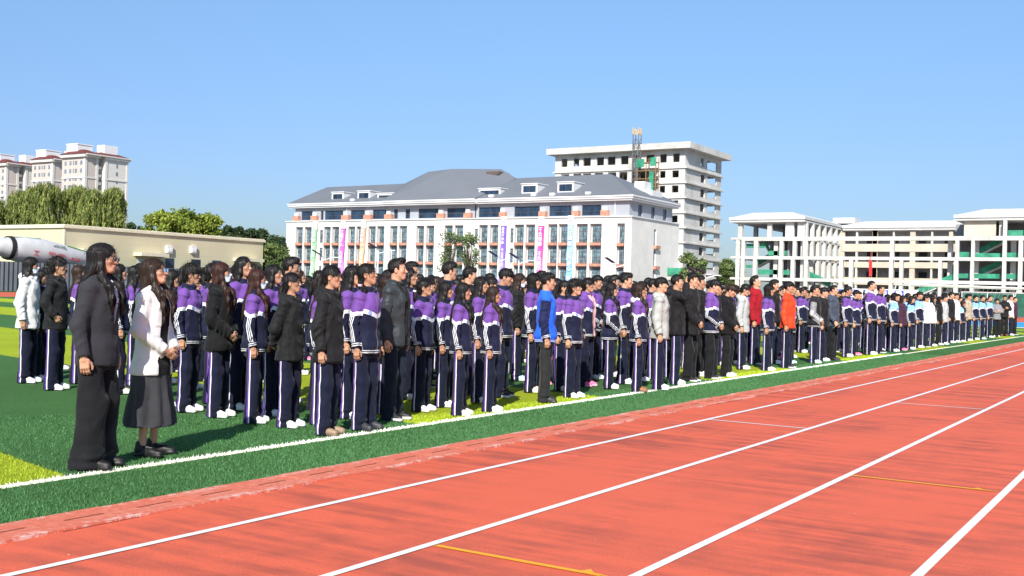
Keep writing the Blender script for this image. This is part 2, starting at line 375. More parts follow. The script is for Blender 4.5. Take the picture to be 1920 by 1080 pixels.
M_bamboo = plain('rusty_scaffold', (0.32, 0.20, 0.10), 0.7, 0.3)
def mat_glass(name, lo, hi, sc=0.9):
    t = NT(name); co = t.coord('Object'); n = t.noise(sc, 4, t.mapping(co, (1, 1.6, 0.8)), 0.7); t.base(t.ramp(n, [(0.35, lo), (0.65, hi)])); t.set(0.12, 0.5); return t.m
G_cur = mat_glass('curtained_glass', (0.035, 0.05, 0.06), (0.22, 0.34, 0.39), 1.4)
G_drk = mat_glass('attic_glass', (0.010, 0.018, 0.035), (0.03, 0.06, 0.11), 0.4)
t = NT('standing_seam_roof'); co = t.coord('Object'); sp = t.n('SeparateXYZ'); t.l(co, sp.inputs[0])
sm_ = t.math('ADD', t.math('SINE', t.math('MULTIPLY', sp.outputs[1], 14.0)), 0.0); n = t.noise(0.15, 4, co)
c = t.ramp(n, [(0.2, (0.150, 0.162, 0.185)), (0.8, (0.178, 0.190, 0.212))]); c = t.mix(t.math('MULTIPLY', t.math('GREATER_THAN', sm_, 0.8), 0.35), c, (0.12, 0.125, 0.14))
t.base(c); t.set(0.6, 0.3); M_roof = t.m
def wallX(mb, X, th, y0, y1, z0, z1, ops):
    """wall on plane x=X, spanning y, with openings (ya,yb,za,zb)"""
    ys = sorted({y0, y1}|{max(y0, min(y1, v)) for o in ops for v in o[:2]})
    for a, b in zip(ys, ys[1:]):
        if b-a < 1e-4: continue
        m = (a+b)/2; z = z0
        for o in sorted([o for o in ops if o[0] < m < o[1]], key=lambda o: o[2]):
            if o[2] > z: mb.box(X, X+th, a, b, z, o[2])
            z = max(z, o[3])
        if z < z1: mb.box(X, X+th, a, b, z, z1)
def wallY(mb, Y, th, x0, x1, z0, z1, ops):
    t_ = MB(); wallX(t_, 0, th, x0, x1, z0, z1, ops)
    n = len(mb.v); mb.v += [(v[1], v[0]+Y, v[2]) for v in t_.v]; mb.f += [tuple(n+i for i in reversed(f)) for f in t_.f]; mb.mi += [mb.cur]*len(t_.f)
YX = lambda px, py, X: float(onX(px, py, X)[1])
ZX = lambda px, py, X: float(onX(px, py, X)[2])
# ---------------------------------------------------------------- white school block
def school():
    XF = 172.0; root = empty('school_building', (XF+10, 125, 0), 0, 'long white school block with a grey hipped roof, dormers and terracotta window boxes', 'building'); off = Vector(root.location)
    def put(mb, name, mat, parent=root, smooth=False):
        mb.v = [tuple(Vector(v)-off) for v in mb.v]; return mb.build(name, mat, parent, smooth)
    YL, YR = 166.2, 83.85; XB = 192.5
    z1 = lambda v: 300+v/4.5; A = lambda v: 520+v/4.5; B = lambda v: 880+v/4.5
    cols = [(A(a), A(b)) for a, b in ((164, 206), (238, 280), (402, 440), (470, 512), (606, 646), (675, 714), (776, 820), (850, 893), (960, 1004), (1038, 1084), (1182, 1228), (1266, 1313), (1420, 1468), (1505, 1558))]+[(B(a), B(b)) for a, b in ((92, 143), (184, 233), (392, 448), (487, 543), (675, 730), (765, 818), (915, 985), (1030, 1103), (1258, 1298))]
    nar = [(A(358), A(384)), (B(45), B(70)), (B(345), B(372))]
    ops = []; wins = []
    for i, (a, b) in enumerate(cols):
        yb, ya = YX(a, 445, XF), YX(b, 445, XF); wd = yb-ya; m_ = .32
        ops.append((ya-m_, yb+m_, 1.2, 14.1)); wins.append((ya, yb))
    w_ = MB()
    ops2 = [(o[0], o[1], o[2], o[3]) for o in ops]
    nops = []
    for a, b in nar:
        yb, ya = YX(a, 445, XF), YX(b, 445, XF)
        for k in range(4): nops.append((ya, yb, 10.7-3.75*k, 13.4-3.75*k))
    # merge openings into wall
    wallX(w_, XF, .45, YR, YL, 0, 15.25, ops2+nops)
    sops = [(XF+9.2+.1, XF+10.4, z-3.0, z) for z in (13.6, 9.85, 6.1)]
    wallY(w_, YR, .45, XF+.45, XB, 0, 15.25, sops)
    w_.box(XB-.4, XB, YR+.45, YL, 0, 15.25); w_.box(XF+.45, XB-.4, YL-.45, YL, 0, 15.25)
    # shallow projecting bays
    put(w_, 'wall', M_wallw)
    r_ = MB(); r_.box(XF+.62, XF+.8, YR+.5, YL-.5, .5, 14.4)
    put(r_, 'recess_panel', M_recess)
    # thin surrounds
    s_ = MB()
    for o in ops:
        for y in (o[0]-.10, o[1]-.02): s_.box(XF-.05, XF-.002, y, y+.12, 1.2, 14.1)
        s_.box(XF-.05, XF-.002, o[0]-.10, o[1]+.10, 14.1, 14.24)
    put(s_, 'window_surround', M_trim)
    def window(X, ya, yb, za, zb, glass, nv=2, nh=(.66, .36, .12), fr=.07):
        g = put(MB().box(X, X+.05, ya, yb, za, zb), 'window', glass)
        f = MB(); e = .006
        for y in [ya, yb-fr]+[ya+(yb-ya)*k/nv-fr/2 for k in range(1, nv)]: f.box(X-.05, X-e, y, y+fr, za, zb)
        for z in [za, zb-fr]+[za+(zb-za)*k for k in nh]: f.box(X-.047, X-e*1.2, ya+.002, yb-.002, z, z+fr)
        fo = put(f, 'frame', M_fr); fo.parent = g; return g
    led = MB()
    for i, (ya, yb) in enumerate(wins):
        for k in range(4):
            zt = 13.75-3.75*k
            if i == len(wins)-1: zt -= .1
            window(XF+.5, ya, yb, zt-2.95, zt, G_cur, 2 if yb-ya > 1.3 else 2)
            if k < 3:
                l_ = MB().box(XF-.35, XF+.45, ya-.22, yb+.18, zt-3.55, zt-3.05); put(l_, 'window_box', M_orange)
    for (ya, yb, za, zb) in nops: window(XF+.25, ya, yb, za, zb, G_cur, 1)
    for (a, b, za, zb) in sops:
        g = MB().box(a, b, YR+.25, YR+.3, za, zb); put(g, 'window', G_cur)
    for z in (10.1, 6.35): put(MB().box(XF+9.2, XF+11.2, YR-.55, YR-.002, z, z+.55), 'window_box', M_orange)
    # attic storey
    a_ = MB(); aw = [(A(205), A(298)), (A(368), A(390)), (A(403), A(556)), (A(620), A(738)), (A(806), A(918)), (A(985), A(1017)), (A(1082), A(1120)), (A(1192), A(1358)), (A(1433), A(1585)), (A(1700), B(262)), (B(380), B(593)), (B(675), B(862)), (B(950), B(1112))]
    aops = [(YX(b, 395, XF+1), YX(a, 395, XF+1), 15.65, 17.55) for a, b in aw]
    wallX(a_, XF+1.0, .35, YR+1.0, YL-1.5, 15.25, 18.2, aops)
    saops = [(XF+4.5, XF+6.3, 15.7, 17.8), (XF+10.0, XF+11.7, 15.7, 17.8), (XF+15.2, XF+17.0, 15.7, 17.8)]
    wallY(a_, YR+1.0, .35, XF+1.35, XB-1, 15.25, 18.2, saops); a_.box(XB-1.3, XB-1, YR+1.35, YL-1.5, 15.25, 18.2); a_.box(XF+1.35, XB-1.3, YL-1.85, YL-1.5, 15.25, 18.2)
    put(a_, 'attic_wall', M_grey)
    for o in aops: window(XF+1.2, o[0], o[1], o[2], o[3], G_drk, 1, (.42,), .06)
    for o in saops: put(MB().box(o[0], o[1], YR+1.2, YR+1.25, o[2], o[3]), 'window', G_drk)
    for v, base_ in ((138, A), (290, A), (548, A), (735, A), (910, A), (1350, A), (1578, A), (258, B), (590, B), (868, B), (1113, B)):
        y1, y0 = YX(base_(v), 400, XF+.5), YX(base_(v+60 if v > 300 else v+48), 400, XF+.5)
        put(MB().box(XF+.15, XF+.9, y0, y1, 15.42, 16.5), 'window_box', M_orange)
        put(MB().box(XF+.3, XF+.85, (y0+y1)/2-.4, (y0+y1)/2+.4, 16.52, 17.15), 'air_conditioner', M_white)
    put(MB().box(XF-.25, XB+.2, YR-.25, YL+.25, 15.25, 15.42), 'ledge', M_trim)
    c_ = MB(); 
    for (e, za, zb) in ((.9, 18.2, 18.5), (1.15, 18.5, 18.85), (1.3, 18.85, 19.12)):
        c_.box(XF+1-e, XB-1+e, YR+1-e, YL-1.5+e, za, zb)
        c_.box(XF+1-e-.7, XF+1-e-.002, YX(895, 372, XF)+.0, YX(722, 380, XF), za+.003, zb+.003)
    put(c_, 'cornice', M_trim)
    # drainpipes
    d_ = MB()
    for px in (B(55), B(1232), A(590), A(1675)): y = YX(px, 400, XF+.9); d_.box(XF+.80, XF+.9, y, y+.12, 15.42, 18.2)
    put(d_, 'drainpipe', M_white)
    # roof
    zr = 19.12; e0, e1 = XF-.3, XB+.3; yl, yr = YL-.2, YR-.3; XR = 182.3; zR = ZX(1145, 326, XR); zL = ZX(613, 351, XR)
    RL = Vector((XR, YX(613, 351, XR), zL)); RR = Vector((XR, YX(1145, 326, XR), zR)); m_ = MB()
    m_.poly([(e0, yl, zr), (e0, yr, zr), RR, RL]); m_.poly([(e0, yr, zr), (e1, yr, zr), RR]); m_.poly([(e1, yr, zr), (e1, yl, zr), RL, RR]); m_.poly([(e1, yl, zr), (e0, yl, zr), RL]); m_.poly([(e0, yl, zr-.01), (e1, yl, zr-.01), (e1, yr, zr-.01), (e0, yr, zr-.01)])
    # raised central roof
    xf = e0-.7; Aa = Vector((xf, YX(722, 380, XF), zr+.02)); Bb = Vector((xf, YX(895, 372, XF), zr+.02))
    P_ = Vector(onX(803, 322, XR)); Q1 = Vector(onX(849, 316.5, XR-1)); Q = Vector(onX(940, 317, XR+2)); C_ = Vector(onX(968, 334, XR-.2)); D_ = Vector(onX(757, 345, XR-.2)); xb = e1
    m_.poly([Aa, Bb, Q1, P_]); m_.poly([Bb, C_, Q, Q1]); m_.poly([Aa, P_, D_]); m_.poly([P_, Q1, Q, (xb, Q.y, zr), (xb, P_.y, zr)]); m_.poly([D_, P_, (xb, P_.y, zr), (xb, D_.y, zr)]); m_.poly([Q, C_, (xb, C_.y, zr), (xb, Q.y, zr)]); m_.poly([Bb, (e0+.2, Bb.y-.2, zr), C_])
    # small front gablet at the right-hand bay
    g0, g1 = Vector((e0-.05, YX(1155, 368, XF), zr+.03)), Vector((e0-.05, YX(1065, 370, XF), zr+.03)); ap = Vector(onX(1124, 341, XF+6.5)); m_.poly([g1, g0, ap])
    rf = put(m_, 'roof', M_roof)
    # dormers
    for (x0, y0, x1, y1, f) in ((460, 275, 560, 340, A), (678, 265, 782, 335, A), (845, 285, 980, 340, A), (80, 245, 262, 310, B), (442, 205, 575, 285, B), (745, 190, 882, 275, B)):
        XD = 173.7; ya, yb = YX(f(x1), z1(y0), XD), YX(f(x0), z1(y0), XD); zt, zb = ZX(f(x0), z1(y0), XD), ZX(f(x0), z1(y1), XD); zb = min(zb, 20.0)
        dm = MB().box(XD, XD+.3, ya, ya+.35, zb, zt).box(XD, XD+.3, yb-.35, yb, zb, zt).box(XD, XD+.3, ya+.35, yb-.35, zt-.35, zt).box(XD, XD+.3, ya+.35, yb-.35, zb, zb+.25)
        dm.hexa([(XD+.3, ya, zb), (XD+5, ya, zb+1.2), (XD+5, yb, zb+1.2), (XD+.3, yb, zb), (XD+.3, ya, zt), (XD+5, ya, zt+.1), (XD+5, yb, zt+.1), (XD+.3, yb, zt)])
        dm.box(XD-.15, XD+4, ya-.15, yb+.15, zt, zt+.15); put(dm, 'dormer', M_trim)
        g = put(MB().box(XD+.1, XD+.2, ya+.35, yb-.35, zb+.25, zt-.35), 'window', G_drk)
        f_ = MB()
        for k in (0, 1, 2): yy = ya+.35+(yb-ya-.7)*k/2; f_.box(XD+.02, XD+.09, yy-.04, yy+.04, zb+.25, zt-.35)
        fo = put(f_, 'frame', M_fr); fo.parent = g
    for px, py in ((A(630), z1(350)), (A(1345), z1(315)), (B(183), z1(305)), (B(540), z1(300)), (B(697), z1(300)), (B(1000), z1(280))):
        p = onX(px, py, XF+.4); put(MB().box(XF+.3, XF+.8, p[1]-.5, p[1]+.5, 19.13, 19.9), 'air_conditioner', M_white)
    p = onY(1198, 337, 88); put(MB().box(p[0]-.8, p[0]+2.2, 86.5, 88.5, 20.0, 22.6), 'roof_vent', M_trim)
    p = onY(1215, 352, 87); put(MB().box(p[0]-2, p[0]+2.5, 85.2, 88.5, 19.2, 21.0), 'dormer', M_trim)
    put(MB().box(XR-1, XR+3, YX(940, 320, XR), YX(917, 320, XR), 24.8, 25.5), 'roof_hatch', plain('dark_brown_metal', (.12, .09, .08)))
    for px in (689, 732): p = onX(px, 343, XR); put(MB().box(XR, XR+.2, p[1]-.12, p[1]+.12, 22.2, 23.2), 'chimney_pipe', M_white)
    return root
school()
# ---------------------------------------------------------------- lettering from font outlines
def text_mesh(s, size, mat, name='lettering', vertical=False, thick=0.0):
    cu = bpy.data.curves.new(name, 'FONT'); cu.body = '\n'.join(s) if vertical else s; cu.size = size; cu.align_x = 'CENTER'; cu.extrude = thick; cu.resolution_u = 2; cu.space_line = 0.98
    try: cu.offset = size*0.018
    except Exception: pass
    o = bpy.data.objects.new(name, cu); COL.objects.link(o); dg = bpy.context.evaluated_depsgraph_get(); me = bpy.data.meshes.new_from_object(o.evaluated_get(dg)); bpy.data.objects.remove(o); bpy.data.curves.remove(cu)
    me.materials.clear(); me.materials.append(mat); ob = bpy.data.objects.new(name, me); COL.objects.link(ob); return ob
M_let = plain('white_lettering', (0.82, 0.82, 0.82), 0.7); M_emb = plain('violet_emblem', (0.20, 0.15, 0.55), 0.7)
def banner(xt, yt, xb, yb, wpx, cols, words, label):
    X = 171.55; p0 = onX(xt, yt, X); p1 = onX(xb, yb, X); wdt = abs(YX(xt-wpx/2, yt, X)-YX(xt+wpx/2, yt, X)); L = p0[2]-1.2
    root = empty('banner', (X, float(p0[1]), 0), 0, label, 'banner', 'banners hanging down the white school block')
    slope = (p1[1]-p0[1])/(p1[2]-p0[2]); segs = 16
    t = NT('banner_'+words[:2]); co = t.coord('Object'); sp = t.n('SeparateXYZ'); t.l(co, sp.inputs[0])
    n = t.noise(0.25, 3, co); t.base(t.ramp(t.math('ADD', n, t.math('MULTIPLY', t.math('SUBTRACT', sp.outputs[2], 8.0), 0.03)), [(0.38, cols[1]), (0.62, cols[0])])); t.set(.7, .2)
    v = lambda y, z, x=0: (x, y, z)
    m = MB()
    def yc(z): return slope*(z-p0[2])
    zt = float(p0[2]); zh = zt-1.7
    for k in range(segs):
        za = zh-(zh-1.0)*k/segs; zb_ = zh-(zh-1.0)*(k+1)/segs; w2 = wdt/2; xa = -.12*math.sin(k*1.1)*(k > 2); xb_ = -.12*math.sin((k+1)*1.1)*(k > 1)
        m.poly([(xa, yc(za)+w2, za), (xb_, yc(zb_)+w2, zb_), (xb_, yc(zb_)-w2, zb_), (xa, yc(za)-w2, za)])
    m.build('cloth', t.m, root)
    MB().box(-.03, .03, -wdt/2, wdt/2, zh, zt).build('header', M_let, root)
    e = MB()
    for k in range(12):
        a, b = 2*math.pi*k/12, 2*math.pi*(k+1)/12
        e.poly([(-.05, .42*math.cos(a), zt-.85+.46*math.sin(a)), (-.05, .42*math.cos(b), zt-.85+.46*math.sin(b)), (-.05, .30*math.cos(b), zt-.85+.34*math.sin(b)), (-.05, .30*math.cos(a), zt-.85+.34*math.sin(a))])
    e.poly([(-.055, .18, zt-.7), (-.055, .0, zt-1.1), (-.055, -.2, zt-.65), (-.055, 0, zt-.85)]); e.build('emblem', M_emb, root)
    step = (zh-1.3)/len(words)
    for i, ch in enumerate(words):
        if ch == ' ': continue
        o = text_mesh(ch, min(1.05, step*1.02), M_let, 'lettering'); z = zh-.35-step*(i+.75); o.parent = root; o.rotation_euler = (R(90), 0, R(-90)); o.location = (-.17, yc(z), z)
banner(591, 415, 585, 505, 8.0, ((0.30, 0.62, 0.32), (0.42, 0.72, 0.42)), '有理想 有本领 有担当 有作为', 'green banner, leftmost of those hanging on the white school block')
banner(644, 413, 638, 508, 8.6, ((0.62, 0.10, 0.50), (0.68, 0.30, 0.72)), '立德树人 为党育人 为国育才', 'magenta banner on the white school block, between the green and the orange banners')
banner(682, 412, 676, 508, 8.8, ((0.86, 0.42, 0.28), (0.90, 0.55, 0.26)), '爱岗敬业 教书育人 为人师表', 'pale orange banner hanging on the white school block')
banner(945, 406, 941, 506, 10.2, ((0.20, 0.11, 0.55), (0.34, 0.22, 0.68)), '最美开学季 今日青春起航 明日成就梦想', 'violet banner on the white school block right of the small tree')
banner(1015.5, 406, 1010, 520, 11.0, ((0.85, 0.07, 0.35), (0.88, 0.22, 0.58)), '不负青春 不负韶华 不负时代', 'bright pink banner hanging on the white school block')
banner(1070.5, 404, 1066.5, 518, 11.0, ((0.34, 0.58, 0.88), (0.26, 0.50, 0.90)), '胸怀理想 健康身心 强国有我', 'light blue banner, rightmost of those hanging on the white school block')
# ---------------------------------------------------------------- unfinished concrete tower
def tower():
    XF, YS = 245.0, 105.5; XB, YL = 268.7, 142.0
    root = empty('concrete_tower', (XF+12, 124, 0), 0, 'tall unfinished concrete tower block with bare floors behind the white school block', 'building'); off = Vector(root.location)
    def put(mb, name, mat): mb.v = [tuple(Vector(v)-off) for v in mb.v]; return mb.build(name, mat, root)
    zl = [33.05-3.66*k for k in range(9)]
    Tz = lambda px: YX(1020+px/3.6, 300, XF)
    w_ = MB(); top = [(118, 158), (200, 238), (265, 316), (355, 405), (428, 482), (518, 570), (612, 640), (690, 745), (782, 828), (870, 915)]
    ops = [(Tz(b), Tz(a), 34.3, 36.4) for a, b in top]; wallX(w_, XF, .5, YS, YL, 33.05, 37.4, ops)
    wallX(w_, XB-.5, .5, YS, YL, 33.05, 37.4, [(YS+1+4.4*k, YS+4.6+4.4*k, 33.9, 36.9) for k in range(8)])
    sops = [(XF+9.8, XF+12, 34.3, 36.4), (XF+14, XF+21, 34.0, 36.2)]; wallY(w_, YS, .5, XF+.5, XB-.5, 33.05, 37.4, sops); wallY(w_, YL-.5, .5, XF+.5, XB-.5, 33.05, 37.4, sops)
    for i in range(8):
        zt, zb = zl[i]-.35, zl[i+1]
        if i < 7:
            fo = [(Tz(912), Tz(868), zb+1.15, zt-.45), (Tz(822), Tz(785), zb+1.15, zt-.45)]
            fo += [(Tz(745), Tz(600), zb, zt-.2)]+[(Tz(a+55), Tz(a), zb+.9, zt-.3) for a in (510, 435, 345, 265, 200, 118)]
            wallX(w_, XF, .35, YS, YL, zb, zt, fo)
            wallY(w_, YS, .35, XF+.35, XB, zb, zt, [(XF+10.0, XF+12.8, zb+.9, zt-.4), (XF+14.6, XF+20.5, zb+1.2, zt-.3)])
            w_.box(XB-.35, XB, YS+.35, YL, zb, zt-1.6)
            for y in (112, 119, 126, 133): w_.box(XF+8, XF+8.4, y, y+.5, zb, zt)
    put(w_, 'wall', CONC)
    b_ = MB(); b_.box(XF+13.2, XF+13.5, YS+.6, YL-1, 4, 33)
    put(b_, 'core_wall', M_room)
    s_ = MB()
    for z in zl: s_.box(XF-.35, XB+.5, YS-.65, YL+.5, z-.32, z)
    put(s_, 'floor_slab', CONC)
    p_ = MB()
    for x in (XF+1, XF+8, XF+15, XF+21.5):
        for y in (YS+.5, 113, 121, 129, 137): p_.box(x, x+.9, y, y+.9, 0, zl[7]-.35)
    for x in (XF+3, XF+12, XF+18): p_.bar((x, YS-.9, zl[7]-.6), (x+.3, YS+.6, 0), .5)
    put_each(p_, 'pillar', CONC, root, off)
    put(MB().box(XF-2.0, XB+2.0, YS-2.0, YL+1.6, 37.4, 38.9), 'roof_slab', CONC)
    # site hoist mast and scaffold, each a thing
    x = XF-2.5; y = YX(1193.5, 300, x); mast = empty('hoist_mast', (x, y, 0), 0, 'thin lattice hoist mast with a yellow head in front of the concrete tower', 'mast')
    m = MB(); hw = .75; ztop = ZX(1193, 252, x); zt2 = ZX(1193, 240, x)
    def lattice(m, z0, z1):
        for sx in (-hw, hw):
            for sy in (-hw, hw): m.box(sx-.09, sx+.09, sy-.09, sy+.09, z0, z1)
        z = z0; fl = 1
        while z < z1-1.2:
            for s in (-hw, hw):
                m.bar((s, -hw*fl, z), (s, hw*fl, z+1.3), .1); m.bar((-hw*fl, s, z), (hw*fl, s, z+1.3), .1); m.bar((s, -hw, z), (s, hw, z), .09); m.bar((-hw, s, z), (hw, s, z), .09)
            z += 1.3; fl = -fl
    lattice(m, 0, ztop); m.build('lattice', M_steel, mast); m = MB(); lattice(m, ztop+.01, zt2); m.build('mast_head', M_ysteel, mast)
    x = XF-3.2; sc = empty('scaffold', (x, YX(1211, 330, x), 0), 0, 'rusty scaffold hung with green netting on the concrete tower', 'scaffold'); m = MB(); zz = ZX(1211, 295, x)
    for yy in (-2.6, 0, 2.6):
        for xx in (0, 1.6): m.box(xx-.08, xx+.08, yy-.08, yy+.08, 0, zz)
    z = 18
    while z < zz: 
        m.box(-.2, 1.8, -2.8, 2.8, z, z+.15); z += 2.0
    m.bar((0, -2.6, 20), (0, 2.6, 26), .12); m.bar((0, 2.6, 26), (0, -2.6, 32), .12); m.build('scaffold_poles', M_bamboo, sc)
    g = MB(); g.box(-.3, -.25, -2.7, -1.2, zz-2.2, zz-.1).box(-.3, -.25, .4, 2.7, zz-2.4, zz-.4).box(-.3, -.25, -2.2, -1.0, 21, zz-3.5).box(-.33, -.28, -1.6, 2.7, 18, 22); g.build('netting', M_green, sc)
tower()
# ---------------------------------------------------------------- unfinished U-shaped frame building on the right
def frame_building():
    X0 = 204.0; root = empty('concrete_frame_building', (220, 50, 0), 0, 'long low unfinished concrete building with open bays, green netting and pale mansard roofs', 'building'); off = Vector(root.location)
    def put(mb, name, mat): mb.v = [tuple(Vector(v)-off) for v in mb.v]; return mb.build(name, mat, root)
    a = lambda v: 1360+v/5.683; b = lambda v: 1620+v/5.683; yz = lambda v: 370+v/5.683
    Yp = lambda px: YX(px, 480, X0)
    # levels (top surface of beams)
    L1, L2, L3 = ZX(1600, yz(418), X0), ZX(1600, yz(632), X0), ZX(1600, yz(870), X0)
    # front frame: beams and columns
    m = MB()
    y_l, y_r = Yp(a(165)), 14.0
    for zt, h in ((L1, .75), (L2, .6), (L3, .6)): m.box(X0, X0+.7, y_r, y_l, zt-h, zt)
    def colz(px0, px1, z0, z1, X=X0, d=.75, e=.03): m.box(X-e, X+d+e, YX(px1, 480, X), YX(px0, 480, X), z0, z1)
    for x0, x1 in ((170, 205), (300, 345), (575, 612), (715, 752), (822, 872)): colz(a(x0), a(x1), L2+.01, L1-.76)
    for x0, x1 in ((165, 205), (295, 335), (568, 608), (698, 738), (840, 880), (1215, 1255), (1320, 1362)): colz(a(x0), a(x1), 0, L2-.61)
    for x0, x1 in ((275, 315), (970, 1010), (1140, 1175), (1645, 1690)): colz(b(x0), b(x1), L2+.01, L1-.76)
    for x0, x1 in ((270, 310), (380, 418), (795, 830), (960, 1005), (1135, 1172), (1645, 1690)): colz(b(x0), b(x1), 0, L2-.61)
    colz(b(1475), b(1515), 0, 16.2, X0-.1)
    for y in (22, 17): m.box(X0, X0+.7, y, y+.7, 0, L1-.76)
    put(m, 'frame', CONC)
    # left block
    YLm, YRm = 77.0, 63.5; zc = ZX(1440, yz(265), X0+1); XB = float(onY(1576, 430, YRm)[0])
    m = MB(); xa = X0+1.2
    for zt in (L1, L2, L3): m.box(xa, XB+14, YRm, YLm+1.2, zt-.45, zt-.02)
    put(m, 'floor_slab', CONC)
    m = MB()
    for x0, x1 in ((135, 180), (447, 492), (640, 728), (770, 845)): m.box(xa, xa+.8, YX(a(x1), 430, xa), YX(a(x0), 430, xa), L1, zc)
    m.box(xa+12, xa+12.8, YX(a(340), 430, xa+12), YX(a(300), 430, xa+12), L1, zc)
    for z0, z1 in ((L2, L1-.5), (L3, L2-.5), (0, L3-.5)):
        for y in (YLm-.3, 73.2, 69, YRm+.2): m.box(xa, xa+.8, y-.4, y+.4, z0, z1); m.box(xa+10, xa+10.8, y-.4, y+.4, z0, z1)
    # the side wing facing right: pillars receding
    n = 6
    for k in range(n+1):
        x = xa+.8+(XB-xa-.8)*k/n
        for z0, z1 in ((L1, zc), (L2, L1-.5), (L3, L2-.5), (0, L3-.5)):
            m.box(x, x+.9, YRm-.35, YRm+.35, z0, z1)
    put_each(m, 'pillar', CONC, root, off)
    m = MB(); m.box(xa+13, xa+13.3, YRm+5.5, YLm-5, L1, zc)
    for z0, z1 in ((L2, L1-.5), (L3, L2-.5), (0, L3-.5)): m.box(xa+7, xa+7.3, YRm+.5, YLm-5, z0, z1)
    for z0, z1 in ((L1, zc), (L2, L1-.5), (L3, L2-.5), (0, L3-.5)): m.box(xa+1, XB, YRm+3.2, YRm+3.5, z0, z1)
    put(m, 'room_wall', M_room)
    m = MB()
    for z0 in (L2, L3): m.box(XB-8, XB-.3, YRm-.1, YRm+.1, z0, z0+.9); m.box(XB-20, XB-12, YRm-.2, YRm, z0, z0+.3)
    put(m, 'parapet', M_buff)
    # mansard roofs
    def mansard(x0, x1, y0, y1, z, h1=1.7, h2=3.0, ins=2.6, e=.9):
        m = MB(); m.box(x0-e, x1+e, y0-e, y1+e, z, z+.3); m.box(x0-e+.2, x1+e-.2, y0-e+.2, y1+e-.2, z+.3, z+.45); m.box(x0-e-.12, x1+e+.12, y0-e-.12, y1+e+.12, z+.45, z+h1)
        q0 = [(x0-e+.3, y0-e+.3, z+h1), (x1+e-.3, y0-e+.3, z+h1), (x1+e-.3, y1+e-.3, z+h1), (x0-e+.3, y1+e-.3, z+h1)]; q1 = [(x0+ins, y0+ins, z+h2), (x1-ins, y0+ins, z+h2), (x1-ins, y1-ins, z+h2), (x0+ins, y1-ins, z+h2)]
        m.hexa(q0+q1); put(m, 'roof', M_lightconc)
    mansard(xa, XB+14, YRm+.6, YLm+.3, zc, 1.0, 2.1)
    # back wing
    zb = ZX(1700, yz(350), XB); YbR = 33.0; mansard(XB+.3, XB+13, YbR-1, YRm-1.5, zb+.0, 1.1, 2.1)
    m = MB()
    for zt in (L1, L2, L3): m.box(XB, XB+14, YbR-2, YRm-.01, zt-.45, zt-.02)
    put(m, 'floor_slab', CONC)
    sx = (XB+2.0)/X0
    m = MB(); m.box(XB-.2, XB+.1, YbR-2, YRm-.4, L1-1.6, L1-.0); m.box(XB-.25, XB-.0, YbR-2, YRm-.4, L2-1.2, L2+.0); m.box(XB-.2, XB+.1, YbR-2, YRm-.4, L3-.6, L3+.9)
    put(m, 'parapet', M_buff)
    m = MB(); m2 = MB()
    for i, (u, w) in enumerate(((95, 145), (310, 328), (495, 550), (718, 738), (908, 950))):
        for j, (z0, z1) in enumerate(((L1, zb), (L2, L1-1.6), (L3+.9, L2-1.2), (0, L3-.6))):
            (m if w-u > 30 else m2).box(XB-.1, XB+.6, YX(b(w), 430, XB), YX(b(u), 430, XB), z0, z1)
    for u, w in ((1270-260*5.683+260*5.683, 1330),):
        pass
    for u, w in ((1215, 1275), (1395, 1415), (1570, 1625)):
        for z0, z1 in ((L1, zb), (L2, L1-1.6), (L3+.9, L2-1.2), (0, L3-.6)): (m if w-u > 30 else m2).box(XB-.1, XB+.6, YX(a(w), 430, XB), YX(a(u), 430, XB), z0, z1)
    put_each(m, 'blockwork_pier', M_buff, root, off); put_each(m2, 'pillar', CONC, root, off)
    m = MB()
    for z0, z1 in ((L1, zb), (L2, L1-.5), (L3, L2-.5), (0, L3-.5)): m.box(XB+3.2, XB+3.5, YbR-2, YRm, z0, z1)
    put(m, 'room_wall', M_room)
    for k, y in enumerate((58, 53.0, 47.5, 42.5, 37.5)):
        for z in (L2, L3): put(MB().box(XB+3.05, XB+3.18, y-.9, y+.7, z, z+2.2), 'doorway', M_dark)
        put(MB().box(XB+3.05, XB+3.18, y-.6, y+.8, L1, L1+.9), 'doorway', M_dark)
    put(MB().box(XB+5, XB+10, YX(1602, 405, XB+5), YX(1562, 405, XB+5), zb+1.9, zb+3.1), 'roof_hut', M_lightconc)
    # right block
    YA = YX(b(1065), 440, xa); zr = ZX(b(1300), yz(248), xa); mansard(xa, xa+24, 8, YA+.6, zr, 1.05, 2.3, 3.4)
    m = MB(); m.box(xa, xa+.4, YX(b(1405), 430, xa), YA, L1, zr); m.box(xa+.4, xa+20, YA-.4, YA, L1, zr); put(m, 'blockwork_wall', M_buff)
    m = MB()
    for zt in (L1, L2, L3): m.box(xa, xa+20, 8, YA+3.5, zt-.5, zt-.02)
    put(m, 'floor_slab', CONC)
    m = MB()
    for z0, z1 in ((L1, zr), (L2, L1-.5), (L3, L2-.5), (0, L3-.5)):
        m.box(xa+9, xa+9.3, 8, YA+3, z0, z1)
    put(m, 'room_wall', M_room)
    m = MB()
    for z0, z1 in ((L2, L1-.5), (L3, L2-.5), (0, L3-.5)):
        for y in (YA+2.5, 33, 27, 21, 15): m.box(xa+1.4, xa+2.2, y-.4, y+.4, z0, z1)
    m.box(xa+.1, xa+.9, YX(b(1470), 430, xa), YX(b(1440), 430, xa), L1, zr)
    put_each(m, 'pillar', M_lightconc, root, off)
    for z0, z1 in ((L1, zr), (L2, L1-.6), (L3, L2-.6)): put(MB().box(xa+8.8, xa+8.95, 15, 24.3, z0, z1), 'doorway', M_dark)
    put(MB().box(xa+8.8, xa+8.95, 26, 33, 0, L3-.6), 'doorway', M_dark)
